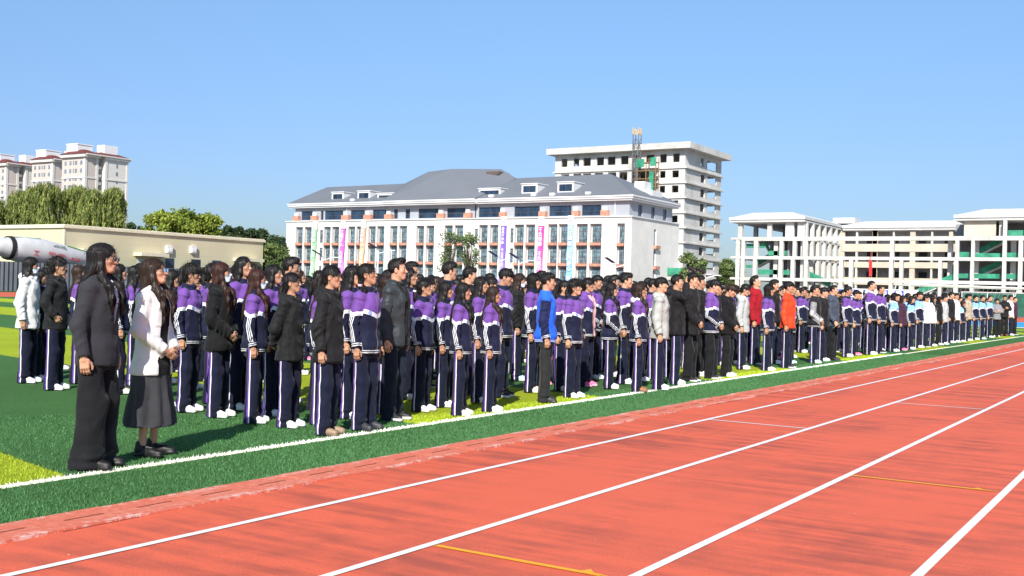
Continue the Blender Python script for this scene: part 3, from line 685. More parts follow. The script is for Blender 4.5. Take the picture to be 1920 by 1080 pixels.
    # stair flights with green netting
    def stair(x, ya, za, yb, zb_, net=True):
        m = MB(); d = .35; m.hexa([(x, ya, za-d), (x+1.6, ya, za-d), (x+1.6, yb, zb_-d), (x, yb, zb_-d), (x, ya, za), (x+1.6, ya, za), (x+1.6, yb, zb_), (x, yb, zb_)]); put(m, 'stair_flight', M_lightconc)
        if net:
            m = MB(); m.hexa([(x-.12, ya, za-.05), (x-.06, ya, za-.05), (x-.06, yb, zb_-.05), (x-.12, yb, zb_-.05), (x-.12, ya, za+1.1), (x-.06, ya, za+1.1), (x-.06, yb, zb_+1.1), (x-.12, yb, zb_+1.1)]); put(m, 'safety_net', M_green)
    xs = xa+2.6; YB = lambda v: YX(b(v), 480, xs); YC = lambda v: YX(a(v), 480, xs); ZZ = lambda v: ZX(1700, yz(v), xs)
    stair(xs, YB(1185), ZZ(625), YB(1470), ZZ(480)); stair(xs, YB(1180), ZZ(845), YB(1465), ZZ(715)); stair(xs, YC(470), ZZ(600), YC(420), ZZ(500)); stair(xs, YC(345), ZZ(745), YC(480), ZZ(660))
    stair(X0+.9, YX(b(560), 500, X0), ZZ(1040), YX(b(950), 500, X0), ZZ(870)); stair(X0+1.2, YX(a(880), 500, X0), ZZ(870), YX(a(1110), 500, X0), ZZ(975))
    def net(px0, px1, y0, y1, X): put(MB().box(X, X+.05, YX(px1, 480, X), YX(px0, 480, X), ZX((px0+px1)/2, y1, X), ZX((px0+px1)/2, y0, X)), 'safety_net', M_green)
    net(b(1010), b(1135), yz(582), yz(636), xa); net(b(1178), b(1470), yz(595), yz(640), xa); net(b(1005), b(1130), yz(812), yz(862), xa); net(b(1175), b(1460), yz(815), yz(865), xa); net(b(1520), b(1640), yz(590), yz(640), xa); net(b(1515), b(1640), yz(815), yz(870), xa); net(b(1530), b(1690), yz(350), yz(410), xa)
    net(a(345), a(568), yz(770), yz(822), xa); net(a(460), a(655), yz(570), yz(620), xa); net(a(215), a(420), yz(495), yz(540), xa); net(a(205), a(290), yz(720), yz(752), xa); net(a(610), a(690), yz(775), yz(825), xa)
    return L3
L3_ = frame_building()
lt = NT('red_cloth'); lt.base((.7, .03, .03)); p_ = onX(1632, 500, 203.3); o = MB().hexa([(-.05, -.35, -1.5), (.05, -.35, -1.5), (.05, .2, -1.9), (-.05, .2, -1.9), (-.05, -.25, 1.2), (.05, -.25, 1.2), (.05, .3, 1.2), (-.05, .3, 1.2)]).box(-.03, .03, -.03, .03, 1.2, 2.6).build('flag', lt.m); o.location = p_; tag(o, 'small red cloth streamer hanging on the concrete frame building', 'flag')
# low side structure left of the frame building with green netting
r_ = empty('site_canopy', (190, 92, 0), 0, 'low concrete canopy edged with green netting beyond the trees', 'canopy'); m = MB(); m.box(-2, 10, -13, 14, 4.6, 5.4); m.build('roof', CONC, r_); MB().box(-2.3, -2.1, -12, 13, 5.4, 6.8).build('safety_net', M_green, r_); m = MB()
for y in (-12, -5, 2, 9): m.box(-1, -.2, y, y+.8, 0, 4.6)
put_each(m, 'pillar', CONC, r_)
# ---------------------------------------------------------------- cream warehouse
def warehouse():
    X0, Y0, X1, Y1, H = 84.3, 119.0, 118.3, 160.0, 8.25
    root = empty('warehouse', (100, 135, 0), 0, 'low cream metal-clad warehouse with a flat roof behind the fence', 'building'); off = Vector(root.location)
    def put(mb, name, mat): mb.v = [tuple(Vector(v)-off) for v in mb.v]; return mb.build(name, mat, root)
    t = NT('cream_cladding'); co = t.coord('Object'); sp = t.n('SeparateXYZ'); t.l(co, sp.inputs[0])
    c = t.ramp(t.noise(0.12, 3, co), [(0.3, (0.60, 0.54, 0.36)), (0.7, (0.66, 0.60, 0.41))])
    s1 = t.math('LESS_THAN', t.math('FRACT', t.math('MULTIPLY', sp.outputs[2], 0.95)), 0.035); s2 = t.math('LESS_THAN', t.math('FRACT', t.math('MULTIPLY', t.math('ADD', sp.outputs[0], 3.0), 1/11.0)), 0.004)
    c = t.mix(t.math('MULTIPLY', t.math('MAXIMUM', s1, s2), .35), c, (0.40, 0.36, 0.24)); t.base(c); t.set(0.6, 0.3); mc = t.m
    w_ = MB(); wallY(w_, Y0, .3, X0, X1, 0, H-.35, []); w_.box(X0, X0+.3, Y0+.3, Y1, 0, H-.35).box(X1-.3, X1, Y0+.3, Y1, 0, H-.35); put(w_, 'wall', mc)
    put(MB().box(X0-.25, X1+.25, Y0-.25, Y1+.25, H-.35, H-.02).box(X0-.12, X1+.12, Y0-.12, Y1+.12, H-.02, H+.1), 'eaves', plain('cream_trim', (.72, .67, .50)))
    put(MB().box(X0-.05, X0+.15, Y0-.05, Y0+.15, 0, H-.36), 'corner_trim', plain('cream_trim', (.72, .67, .50)))
    FX = lambda px: float(onY(px, 490, Y0)[0]); FZ = lambda px, py: float(onY(px, py, Y0)[2])
    z1 = lambda v: 360+v/5.333; f = lambda v: 200+v/5.333
    for a, b_ in ((268, 545), (1265, 1500)):
        xa, xb = FX(f(a)), FX(f(b_)); z = FZ(f(a), z1(610) if a < 500 else z1(665)); put(MB().box(xa, xb, Y0-1.6, Y0-.01, z-.35, z+.1), 'canopy', plain('cream_trim', (.72, .67, .50))); put(MB().box(xa+.6, xb-.6, Y0-.05, Y0-.01, 0, z-.7), 'door', plain('pale_grey_door', (.55, .55, .52)))
    xa = FX(150); put(MB().box(FX(141), FX(168), Y0-1.6, Y0-.01, FZ(150, 472), FZ(150, 466.5)), 'canopy', plain('cream_trim', (.72, .67, .50)))
    for a in (585, 827): 
        x = FX(f(a)); z = FZ(f(a), z1(610)); put(MB().box(x, x+1.0, Y0-.35, Y0-.01, z, z+1.0).box(x+.15, x+.85, Y0-.42, Y0-.36, z+.2, z+.6), 'vent_box', M_white)
    for a, b_, yy in ((588, 670, 660), (845, 935, 672), (1055, 1140, 683)): xa, xb = FX(f(a)), FX(f(b_)); z = FZ(f(a), z1(yy)); put(MB().box(xa, xb, Y0-.06, Y0-.01, z-1.7, z), 'window', G_drk)
warehouse()
# ---------------------------------------------------------------- corrugated site fence
def fence():
    Y = 112.0; root = empty('corrugated_fence', (60, Y, 0), 0, 'dark grey corrugated metal fence beyond the far track', 'fence'); t = NT('corrugated_sheet'); co = t.coord('Object'); sp = t.n('SeparateXYZ'); t.l(co, sp.inputs[0])
    t.base(t.ramp(t.noise(0.3, 3, co), [(0.3, (0.105, 0.115, 0.13)), (0.7, (0.15, 0.16, 0.18))])); t.set(.55, .4); m = MB(); x = -50.0; s = .55
    zt = ZX(30, 491, float(onY(30, 491, Y)[0]))
    while x < 118: m.hexa([(x-60, .12, 0), (x+s*.5-60, .0, 0), (x+s*.5-60, .05, 0), (x-60, .17, 0), (x-60, .12, zt), (x+s*.5-60, .0, zt), (x+s*.5-60, .05, zt), (x-60, .17, zt)]); m.hexa([(x+s*.5-60, .0, 0), (x+s-60, .12, 0), (x+s-60, .17, 0), (x+s*.5-60, .05, 0), (x+s*.5-60, .0, zt), (x+s-60, .12, zt), (x+s-60, .17, zt), (x+s*.5-60, .05, zt)]); x += s
    m.build('sheeting', t.m, root); m = MB()
    for k in range(-11, 6): m.box(k*10, k*10+.12, .2, .32, 0, zt)
    m.box(-110, 58, .2, .3, zt-.3, zt-.2); m.build('posts', M_steel, root)
fence()
# ---------------------------------------------------------------- concrete mixer lorry behind the fence
def mixer():
    Y = 114.8; P = lambda px, py: Vector(onY(px, py, Y)); a = P(-2, 462); b = P(166, 487); ax = (b-a); L = ax.length; root = empty('concrete_mixer', (P(70, 470).x, Y, 0), 0, 'white concrete mixer lorry with red lettering on its drum, behind the grey fence', 'lorry'); off = Vector(root.location)
    pts = [(-.10, .45), (-.06, .85), (0, 1.0), (.06, 1.12), (.10, 1.28), (.22, 1.52), (.42, 1.62), (.46, 1.60), (.72, 1.28), (.93, .98), (.965, .85), (.97, .15)]
    P3 = [a+ax*t_-off for t_, r in pts]; t = NT('white_drum'); co = t.coord('Object'); sp = t.n('SeparateXYZ'); t.l(co, sp.inputs[0]); sx = t.n('Math'); 
    t.base(t.ramp(t.noise(.9, 4, co), [(0.3, (.50, .51, .52)), (0.7, (.62, .63, .64))])); t.set(.4, .5)
    m = MB(); m.tube(P3, [r for _, r in pts], 32); dr = m.build('drum', t.m, root, True)
    d = ax.normalized(); c0 = a+ax*.095-off; rg = MB(); rg.tube([c0-d*.22, c0+d*.22], [1.34, 1.40], 28); rg.build('drum_ring', plain('black_rubber', (.02, .02, .02)), root)
    up = Vector((0, -.40, .92)); up = (up-d*up.dot(d)).normalized(); g = MB()
    g.bar(a+ax*.70-off+up*1.34, a+ax*.955-off+up*.97, .30, .06); g.build('green_stripe', plain('green_paint', (.10, .45, .08)), root)
    g = MB(); up2 = Vector((0, -.30, .95)); up2 = (up2-d*up2.dot(d)).normalized(); g.bar(a+ax*.12-off+up2*1.36, a+ax*.40-off+up2*1.64, .22, .06); g.build('teal_stripe', plain('teal_paint', (.02, .25, .22)), root)
    red = plain('red_lettering', (.60, .06, .08)); blk = plain('dark_lettering', (.08, .12, .12))
    def put(s, size, u, h, mat, flip=True):
        o = text_mesh(s, size, mat); rr = np.interp(u, [p[0] for p in pts], [p[1] for p in pts]); n = Vector((0, -math.cos(h), math.sin(h))); n = (n-d*n.dot(d)).normalized(); pos = a+ax*u-off+n*(rr+.05); xx = -d if flip else d; zz = n; yy = zz.cross(xx)
        o.matrix_world = Matrix(((xx.x, yy.x, zz.x, pos.x), (xx.y, yy.y, zz.y, pos.y), (xx.z, yy.z, zz.z, pos.z), (0, 0, 0, 1))); mw = o.matrix_world.copy(); o.parent = root; o.matrix_basis = mw
    put('9999', .50, .485, .10, red); put('0250', .50, .60, .05, red); put('服务电话', .42, .76, -.12, red); put('工', .75, .31, .0, red); put('建材混凝土', .42, .56, .75, blk)
    m = MB(); x0 = a.x-off.x
    m.box(x0-1, x0+11, .6, 1.0, .9, 1.2).box(x0-1, x0+11, -1.0, -.6, .9, 1.2); m.build('chassis', M_steel, root)
    m = MB(); xc = b.x-off.x+1.2; m.hexa([(xc, -1.2, .7), (xc+2.2, -1.2, .7), (xc+2.2, 1.2, .7), (xc, 1.2, .7), (xc, -1.2, 3.3), (xc+1.9, -1.2, 3.3), (xc+1.9, 1.2, 3.3), (xc, 1.2, 3.3)]); cab = m.build('cab', M_white, root); MB().box(xc+.7, xc+1.6, -1.24, -1.21, 2.1, 3.0).build('window', G_drk, cab)
    for i, x in enumerate((x0+1.5, x0+2.9, x0+7.5, xc+1.1)):
        for s in (-1.05, 1.05):
            w = MB().tube([(x, s-.18, .52), (x, s+.18, .52)], .52, 20).build('wheel', plain('black_rubber', (.02, .02, .02)), root)
    m = MB(); m.bar((x0-1.0, 0, 1.2), (x0-.2, 0, 3.6), .3); m.bar((x0-1.8, 0, 3.9), (x0-.3, 0, 2.2), .5, .3); m.build('chute', M_steel, root)
mixer()
# ---------------------------------------------------------------- far apartment blocks
M_apt = plain('pale_pink_render', (0.56, 0.49, 0.44), .85, .15, 0, .05, .1); M_aptw = plain('cream_band', (.68, .65, .60), .85); M_red = plain('red_tile_roof', (.15, .040, .038), .8); G_apt = mat_glass('apartment_glass', (.10, .12, .15), (.28, .33, .38))
def apartment(px, ptop, D, label):
    """corner at pixel px; -X face to the left, -Y face to the right"""
    d = ray(px, ptop); c = CAMP+d*(D/FPX/1.0)*1.0; c = CAMP+d*(D/FPX); cx, cy, H = float(c[0]), float(c[1]), float(c[2])
    root = empty('apartment_block', (cx, cy, 0), 0, label, 'building', 'far apartment blocks'); W1, W2, st = 15.0, 5.6, 2.95; dY = 13.5
    # volume 1 (front) and volume 2 (set back, to the right)
    m = MB(); m.box(0, W2, 0, dY, 0, H-1.2); m.build('wall', M_apt, root); m = MB(); m.box(W2, W2+2.6, 2.2, dY, 0, H-1.2).box(W2+2.6, W2+12.6, -.8, dY, 0, H-1.2); m.build('stair_wing', M_aptw, root)
    tr = MB(); tr.box(-1, W2+.6, -1, dY, H-1.2, H-.4).box(-.6, W2+13.8, -2.0, dY, H-.4, H).box(W2+2.2, W2+13.4, -1.6, dY, H-1.2, H-.41)
    for z in (H-9.0,): tr.box(-.25, W2+.3, -.25, dY, z, z+.5).box(W2+2.4, W2+12.9, -1.1, dY, z, z+.5)
    for x in (-.15, W2-.9): tr.box(x, x+1.0, -.2, .8, 0, H-1.21)
    tr.box(W2+2.45, W2+3.5, -1.0, .4, 0, H-1.21).box(W2+12.0, W2+12.8, -1.0, .4, 0, H-1.21); tr.build('trim', M_aptw, root)
    g = MB(); bl = MB(); n = int((H-3)/st)
    for k in range(min(n, 11)):
        z = H-2.0-(k+1)*st
        for y in (1.6, 4.6, 7.9, 10.8): g.box(-.06, .1, y, y+1.2, z+.9, z+2.4)
        g.box(-.06, .1, 6.4, 7.0, z+.9, z+2.5)
        g.box(W2+7.4, W2+8.2, -.87, -.7, z+.9, z+2.4); g.box(W2+.5, W2+2.2, 2.12, 2.3, z+.9, z+2.5)
        bl.box(W2+.3, W2+2.4, 1.0, 2.1, z-.1, z+.9); bl.box(-.8, -.002, .4, 3.0, z-.1, z+.8) if k > 2 else 0
    put_each(g, 'window', G_apt, root); put_each(bl, 'balcony', M_white, root)
    r_ = MB()
    for x0, x1 in ((0, W2+.2), (W2+2.6, W2+12.6)): r_.hexa([(x0-1.0, -1.5, H), (x1+1.0, -1.5, H), (x1+1.0, dY+.5, H), (x0-1.0, dY+.5, H), (x0+2, 4, H+1.9), (x1-2, 4, H+1.9), (x1-2, dY-4, H+1.9), (x0+2, dY-4, H+1.9)])
    r_.build('roof', M_red, root); MB().box(1.0, 7.5, 6, 12.5, H, H+3.8).box(.8, 7.7, 5.8, 12.7, H+3.8, H+4.2).build('lift_housing', M_white, root); MB().box(W2+4.5, W2+10.5, 2.5, 7, H, H+4.6).build('roof_tank', M_white, root)
    return root
apartment(160, 287.5, 400, 'far pale apartment block with red roof, rightmost and tallest, above the willows')
apartment(99, 297.5, 436, 'far pink apartment block with red roof, second from the right above the willows')
apartment(12, 305, 445, 'far apartment block with red roof at the left edge of the photo')
# ================================================================ trees
def leaf_mat(name, lo, mid, hi):
    t = NT(name); oi = t.n('ObjectInfo'); a = t.n('Attribute', attribute_name='Col'); sp = t.n('SeparateXYZ'); t.l(a.outputs['Vector'], sp.inputs[0])
    t.base(t.ramp(sp.outputs[0], [(0.05, lo), (0.5, mid), (0.95, hi)])); t.set(.65, .25); t.b.inputs['Transmission Weight'].default_value = 0.0; return t.m
L_willow = leaf_mat('willow_leaves', (0.06, 0.09, 0.02), (0.15, 0.19, 0.045), (0.30, 0.32, 0.09)); L_lime = leaf_mat('lime_leaves', (0.08, 0.12, 0.012), (0.18, 0.235, 0.03), (0.33, 0.38, 0.07)); L_dark = leaf_mat('dark_leaves', (0.020, 0.040, 0.018), (0.045, 0.080, 0.030), (0.10, 0.14, 0.06)); L_mid = leaf_mat('green_leaves', (0.045, 0.075, 0.02), (0.10, 0.15, 0.045), (0.20, 0.26, 0.09))
M_bark = plain('bark', (0.09, 0.07, 0.05), .9, .1, 0, .3, 4)
def tree(name, px, ptop, D, hw_px, mat, label, group, kind='round', n=5000, leaf=.22, base_frac=.25, seed=0, asp=1.0):
    rs = np.random.RandomState(seed); d = ray(px, ptop); c = CAMP+d*(D/FPX); H = float(c[2]); Rr = hw_px/FPX*D
    root = empty(name, (float(c[0]), float(c[1]), 0), 0, label, 'tree', group); tr = MB(); zb = H*base_frac
    tr.tube([(0, 0, -.2), (.1, .05, zb*.6), (0, .1, zb*1.2), (.1, 0, H*.75)], [max(.12, H*.022), H*.017, H*.013, H*.004], 9)
    lobes = []; nl = 26
    for i in range(nl):
        a = rs.rand()*6.283; rad = Rr*.72*math.sqrt(rs.rand()); hc = min(H-zb, Rr*3.2); r = Rr*rs.uniform(.26, .46); z = H-hc+hc*(.08+.9*rs.rand()); z = min(z, H-r*.85-hc*.30*(rad/Rr)**2); lobes.append((rad*math.cos(a), rad*math.sin(a), z, r)); tr.tube([(0, .05, zb*rs.uniform(.7, 1.3)), (rad*.5*math.cos(a), rad*.5*math.sin(a), (zb+z)*.52), (rad*math.cos(a), rad*math.sin(a), z)], [H*.010, H*.006, H*.002], 6, False)
    lobes.append((0, 0, H-Rr*.36, Rr*.36))
    tr.build('trunk', M_bark, root, True)
    C = []; S = []
    per = n//len(lobes)
    for (x, y, z, r) in lobes:
        v = rs.normal(size=(per, 3)); v /= np.linalg.norm(v, axis=1, keepdims=True); rr = r*(.55+.5*rs.rand(per)**.6); cl = vnoise(v*3.5+rs.rand()*20)*.42+.18*rs.normal(size=per); p = v*(rr*(1+cl))[:, None]*np.array([1, 1, .82])+np.array([x, y, z]); C.append(p); S.append(.5+.16*rs.normal()+.2*rs.normal(size=per)+.25*vnoise(p*.9+5))
    C = np.concatenate(C); S = np.clip(np.concatenate(S), 0, 1)
    if kind == 'willow':     # hanging strands
        ns = n//26; v = rs.normal(size=(ns, 3)); v /= np.linalg.norm(v, axis=1, keepdims=True); idx = rs.randint(0, len(lobes), ns); lb = np.array(lobes)[idx]; st = lb[:, :3]+v*lb[:, 3:4]*.95; Ln = rs.uniform(.06, .26, ns)*H; sg = 22; k = np.linspace(0, 1, sg)[None, :, None]
        q = st[:, None, :]+np.concatenate([v[:, None, :2]*np.sqrt(k)*.8, -k*Ln[:, None, None]], 2); q = q+rs.normal(size=q.shape)*.10; q = q.reshape(-1, 3); sh = np.repeat(np.clip(.5+.28*rs.normal(size=ns), 0, 1), sg)+rs.normal(size=ns*sg)*.08; keep = q[:, 2] > 1.0; C = np.concatenate([C[::3], q[keep]]); S = np.concatenate([S[::3], sh[keep]])
    N_ = len(C); ax = rs.normal(size=(N_, 3)); ax /= np.linalg.norm(ax, axis=1, keepdims=True); bx = np.cross(ax, rs.normal(size=(N_, 3))); bx /= np.linalg.norm(bx, axis=1, keepdims=True)
    l = leaf*rs.uniform(.6, 1.4, N_)[:, None]; w_ = l*(.55 if kind != 'willow' else .34)
    if kind == 'willow': ax = ax*.45+np.array([0, 0, -1.0])
    V = np.stack([C-ax*l, C+bx*w_, C+ax*l, C-bx*w_], 1).reshape(-1, 3); F = np.arange(N_*4).reshape(-1, 4)
    A = np.repeat(np.clip(S, 0, 1), 4)[:, None]*np.ones((1, 3)); link('crown', np_mesh('crown', V, F, [mat], smooth=False, attrs={'Col': A}), root); return root
WG = 'willow trees behind the warehouse'
for i, (px, pt, hw, lb) in enumerate(((-8, 372, 44, 'leftmost'), (38, 358, 42, 'second from the left'), (86, 340, 46, 'third from the left and tallest'), (138, 345, 44, 'fourth from the left'), (174, 352, 38, 'second from the right'), (212, 352, 24, 'rightmost and narrowest'))):
    tree('willow_tree', px, pt, 182+3*(i % 2), hw*.9, L_willow, 'drooping willow behind the warehouse, '+lb+' of the row', WG, 'willow', 15000, .26, .2, 10+i)
RG = 'yellow-green trees behind the warehouse'
for i, (px, pt, hw, lb) in enumerate(((304, 393, 33, 'left one of the three'), (350, 389, 44, 'the big middle one of the three'), (390, 400, 32, 'right one of the three'))):
    tree('bushy_tree', px, pt, 178+4*i, hw, L_lime, 'bushy yellow-green tree above the warehouse roof, '+lb, RG, 'round', 12000, .26, .15, 30+i)
DG = 'dark far trees along the skyline'
for i, (px, pt, hw, D) in enumerate(((246, 417, 10, 250), (262, 424, 10, 255), (428, 423, 13, 240), (449, 424, 14, 250), (472, 427, 15, 245), (492, 428, 15, 250), (512, 440, 20, 230), (530, 444, 14, 235), (1365, 484, 16, 300), (1385, 492, 14, 290), (1350, 492, 12, 300))):
    pos = ['left of the yellow-green trees, first', 'left of the yellow-green trees, second', 'just right of the yellow-green trees', 'second right of the yellow-green trees', 'third right of the yellow-green trees', 'fourth right of the yellow-green trees', 'over the right end of the warehouse roof', 'touching the left end of the white school block', 'between the concrete tower and the frame building, middle', 'beside the left end of the frame building', 'at the foot of the concrete tower'][i]
    tree('far_tree', px, pt, D, hw, L_dark if i < 8 else L_mid, 'dark far tree '+pos, DG, 'round', 4500, .26, .1, 50+i)
tree('leafy_tree', 508, 452, 165, 20, L_mid, 'green tree filling the gap between warehouse and school block, left half', 'trees in the gap beside the school block', 'round', 6000, .24, .1, 71)
tree('leafy_tree', 528, 462, 160, 16, L_mid, 'green tree filling the gap between warehouse and school block, right half', 'trees in the gap beside the school block', 'round', 5000, .24, .1, 72)
tree('young_tree', 846, 430, 128, 25, L_mid, 'young loose tree in front of the white school block, left stem', 'young trees before the school block', 'round', 1500, .13, .3, 81)
tree('young_tree', 880, 434, 130, 22, L_mid, 'young loose tree in front of the white school block, right stem', 'young trees before the school block', 'round', 1300, .13, .3, 82)
tree('young_tree', 1292, 472, 185, 20, L_mid, 'sparse tree beside the right end of the white school block', None, 'round', 3000, .2, .2, 83)
tree('young_tree', 1316, 484, 190, 12, L_mid, 'small sparse tree at the foot of the concrete tower', None, 'round', 1500, .2, .2, 84)
# ================================================================ street lamps
for i, (px, py, lb) in enumerate(((604, 480, 'leftmost, near the green banner'), (709, 467, 'right of the orange banner'), (934, 482, 'just left of the violet banner'), (973, 486, 'between the violet and pink banners'), (1152, 494, 'before the right bay of the school block'), (1305, 512, 'at the foot of the concrete tower'), (1322, 514, 'rightmost, at the foot of the concrete tower'))):
    D = 120.0; c = CAMP+ray(px, py)*(D/FPX); H = float(c[2]); r = empty('street_lamp', (float(c[0]), float(c[1]), 0), AZ+.4, 'white solar street lamp '+lb, 'street lamp', 'solar street lamps before the buildings')
    MB().tube([(0, 0, 0), (0, 0, H)], [.11, .07], 8).build('pole', M_white, r); MB().tube([(0, 0, H-.5), (0, -1.3, H-.1)], .05, 6).build('arm', M_white, r); MB().box(-.13, .13, -1.9, -1.2, H-.14, H-.05).build('lamp_head', M_white, r); MB().hexa([(-.4, .1, H+.05), (.4, .1, H+.05), (.4, 1.1, H+.6), (-.4, 1.1, H+.6), (-.4, .07, H+.1), (.4, .07, H+.1), (.4, 1.07, H+.65), (-.4, 1.07, H+.65)]).build('solar_panel', plain('solar_panel', (.05, .06, .09), .7, .2), r)
# ================================================================ goal, site hoarding, mesh fence
def goal():
    D = 58.7; c = CAMP+ray(1706, 533)*(D/FPX); H = float(c[2]); e = CAMP+ray(1935, 541)*(62.6/FPX); root = empty('football_goal', (float(c[0]), float(c[1]), 0), 0, 'white football goal behind the far end of the crowd', 'goal'); v = Vector((float(e[0]-c[0]), float(e[1]-c[1]), 0)); n = Vector((v.y, -v.x, 0)).normalized()*-1
    if n.x < 0: n = -n
    MB().tube([(0, 0, 0), (0, 0, H)], .06, 10).build('post', M_white, root); MB().tube([(v.x, v.y, 0), (v.x, v.y, H)], .06, 10).build('post', M_white, root); MB().tube([(0, 0, H), (v.x, v.y, H)], .06, 10).build('crossbar', M_white, root)
    m = MB(); 
    for q in (Vector((0, 0, 0)), v): m.tube([q+Vector((0, 0, H)), q+n*1.0+Vector((0, 0, H-.05)), q+n*2.0], .035, 6)
    m.tube([n*1.0+Vector((0, 0, H-.05)), v+n*1.0+Vector((0, 0, H-.05))], .03, 6); m.build('net_frame', M_white, root)
    m = MB(); s = .35; L = v.length; k = 0
    while k*s < L: 
        q = v*(k*s/L); m.bar(q+n*1.0+Vector((0, 0, H-.05)), q+n*2.0, .008); m.bar(q+Vector((0, 0, H)), q+n*1.0+Vector((0, 0, H-.05)), .008); k += 1
    for j in range(8): 
        q = n*(1.0+j/8)+Vector((0, 0, (H-.05)*(1-j/8))); m.bar(q, q+v, .008)
    m.build('net', plain('net_cord', (.55, .57, .6)), root)
goal()
def hoarding():
    X = 150.0; y1, y0 = YX(1528, 545, X), YX(1722, 545, X); zt, zb = ZX(1600, 541, X), 0; root = empty('site_hoarding', (X, (y0+y1)/2, 0), 0, 'white site hoarding with blue panels and lettering below the frame building', 'hoarding'); c = (y0+y1)/2
    MB().box(0, .1, y0-c, y1-c, 0, zt).build('panel', M_white, root); bl = plain('blue_panel', (.03, .12, .50)); k = 0; y = y1-c-.3
    for w, s in ((1.5, '质'), (1.5, '量'), (1.5, '第'), (1.5, '一')):
        pass
    for k in range(8):
        ya = y1-c-.6-k*2.0
        if ya-1.3 < y0-c: break
        MB().box(-.04, -.002, ya-1.3, ya, zt-1.35, zt-.12).build('blue_panel', bl, root); o = text_mesh('安全生产质量第一'[k], 1.05, M_let); o.parent = root; o.rotation_euler = (R(90), 0, R(-90)); o.location = (-.07, ya-.65, zt-1.12)
hoarding()
def mesh_fence():
    X = 147.0; root = empty('mesh_fence', (X, 18, 0), 0, 'green mesh fence at the far right end of the track', 'fence'); MB().box(0, .04, -14, 7, .1, 3.0).build('mesh', plain('dark_green_mesh', (.03, .13, .09), .8, .2, 0, .3, 1.0), root); m = MB()
    for y in range(-14, 8, 3): m.box(-.06, .0, y, y+.08, 0, 3.1)
    m.box(-.06, 0, -14, 7, 3.0, 3.08); m.build('posts', M_white, root)
mesh_fence()
# ================================================================ people: materials
SKIN = (0.60, 0.36, 0.245)
def mat_skin():
    t = NT('skin'); a = t.n('Attribute', attribute_name='Col'); co = t.coord('Object')
    oi = t.n('ObjectInfo'); tone = t.ramp(oi.outputs['Random'], [(0, (0.74, 0.70, 0.66)), (1, (1.06, 1.04, 1.03))])
    c = t.mix(1.0, a.outputs['Color'], tone, 'MULTIPLY')
    c = t.mix(0.25, c, t.ramp(t.noise(22, 3, co), [(0.35, (0.50, 0.24, 0.16)), (0.65, (0.68, 0.43, 0.30))]), 'SOFT_LIGHT')
    t.base(c); t.set(0.48, 0.35); t.b.inputs['Subsurface Weight'].default_value = 0.12; t.b.inputs['Subsurface Radius'].default_value = (0.02, 0.008, 0.004); t.b.inputs['Subsurface Scale'].default_value = 0.4
    return t.m
def mat_hair(name, lo, hi):
    t = NT(name); co = t.coord('Object'); v = t.mapping(co, (170, 170, 7)); n = t.noise(1, 3, v)
    oi = t.n('ObjectInfo')
    c = t.ramp(n, [(0.32, lo), (0.68, hi)]); t.base(c); t.set(0.46, 0.28); t.b.inputs['Anisotropic'].default_value = 0.5
    t.bump(n, 0.25, 0.003); return t.m
def fabric_finish(t, bscale=7.0, strength=0.35, rough=0.85):
    co = t.coord('Object'); v = t.mapping(co, (1, 1, 0.6))
    n = t.noise(bscale, 3, v, 0.5); f = t.noise(260, 2, co)
    rg = t.n('TexNoise', Scale=4.2, Detail=1.5, Roughness=0.45); rg.noise_type = 'RIDGED_MULTIFRACTAL'; t.l(t.mapping(co, (1, 1, .75), (.5, .35, 0)), rg.inputs['Vector'])
    h = t.math('ADD', t.math('ADD', n, t.math('MULTIPLY', rg.outputs['Fac'], 0.30)), t.math('MULTIPLY', f, 0.03))
    t.bump(h, min(1.0, strength*1.9), 0.05); t.set(rough, 0.2); t.b.inputs['Sheen Weight'].default_value = 0.08
def mat_fabric(name, col, rough=0.85, strength=0.35, var=0.15, slots=None):
    t = NT(name); co = t.coord('Object'); n = t.noise(9, 4, co)
    t.base(t.ramp(n, [(0.3, tuple(c*(1-var) for c in col)), (0.7, tuple(min(1, c*(1+var)) for c in col))])); fabric_finish(t, 7, strength, rough); return t.m
WHITE = (0.80, 0.80, 0.82); NAVY = (0.009, 0.011, 0.036)
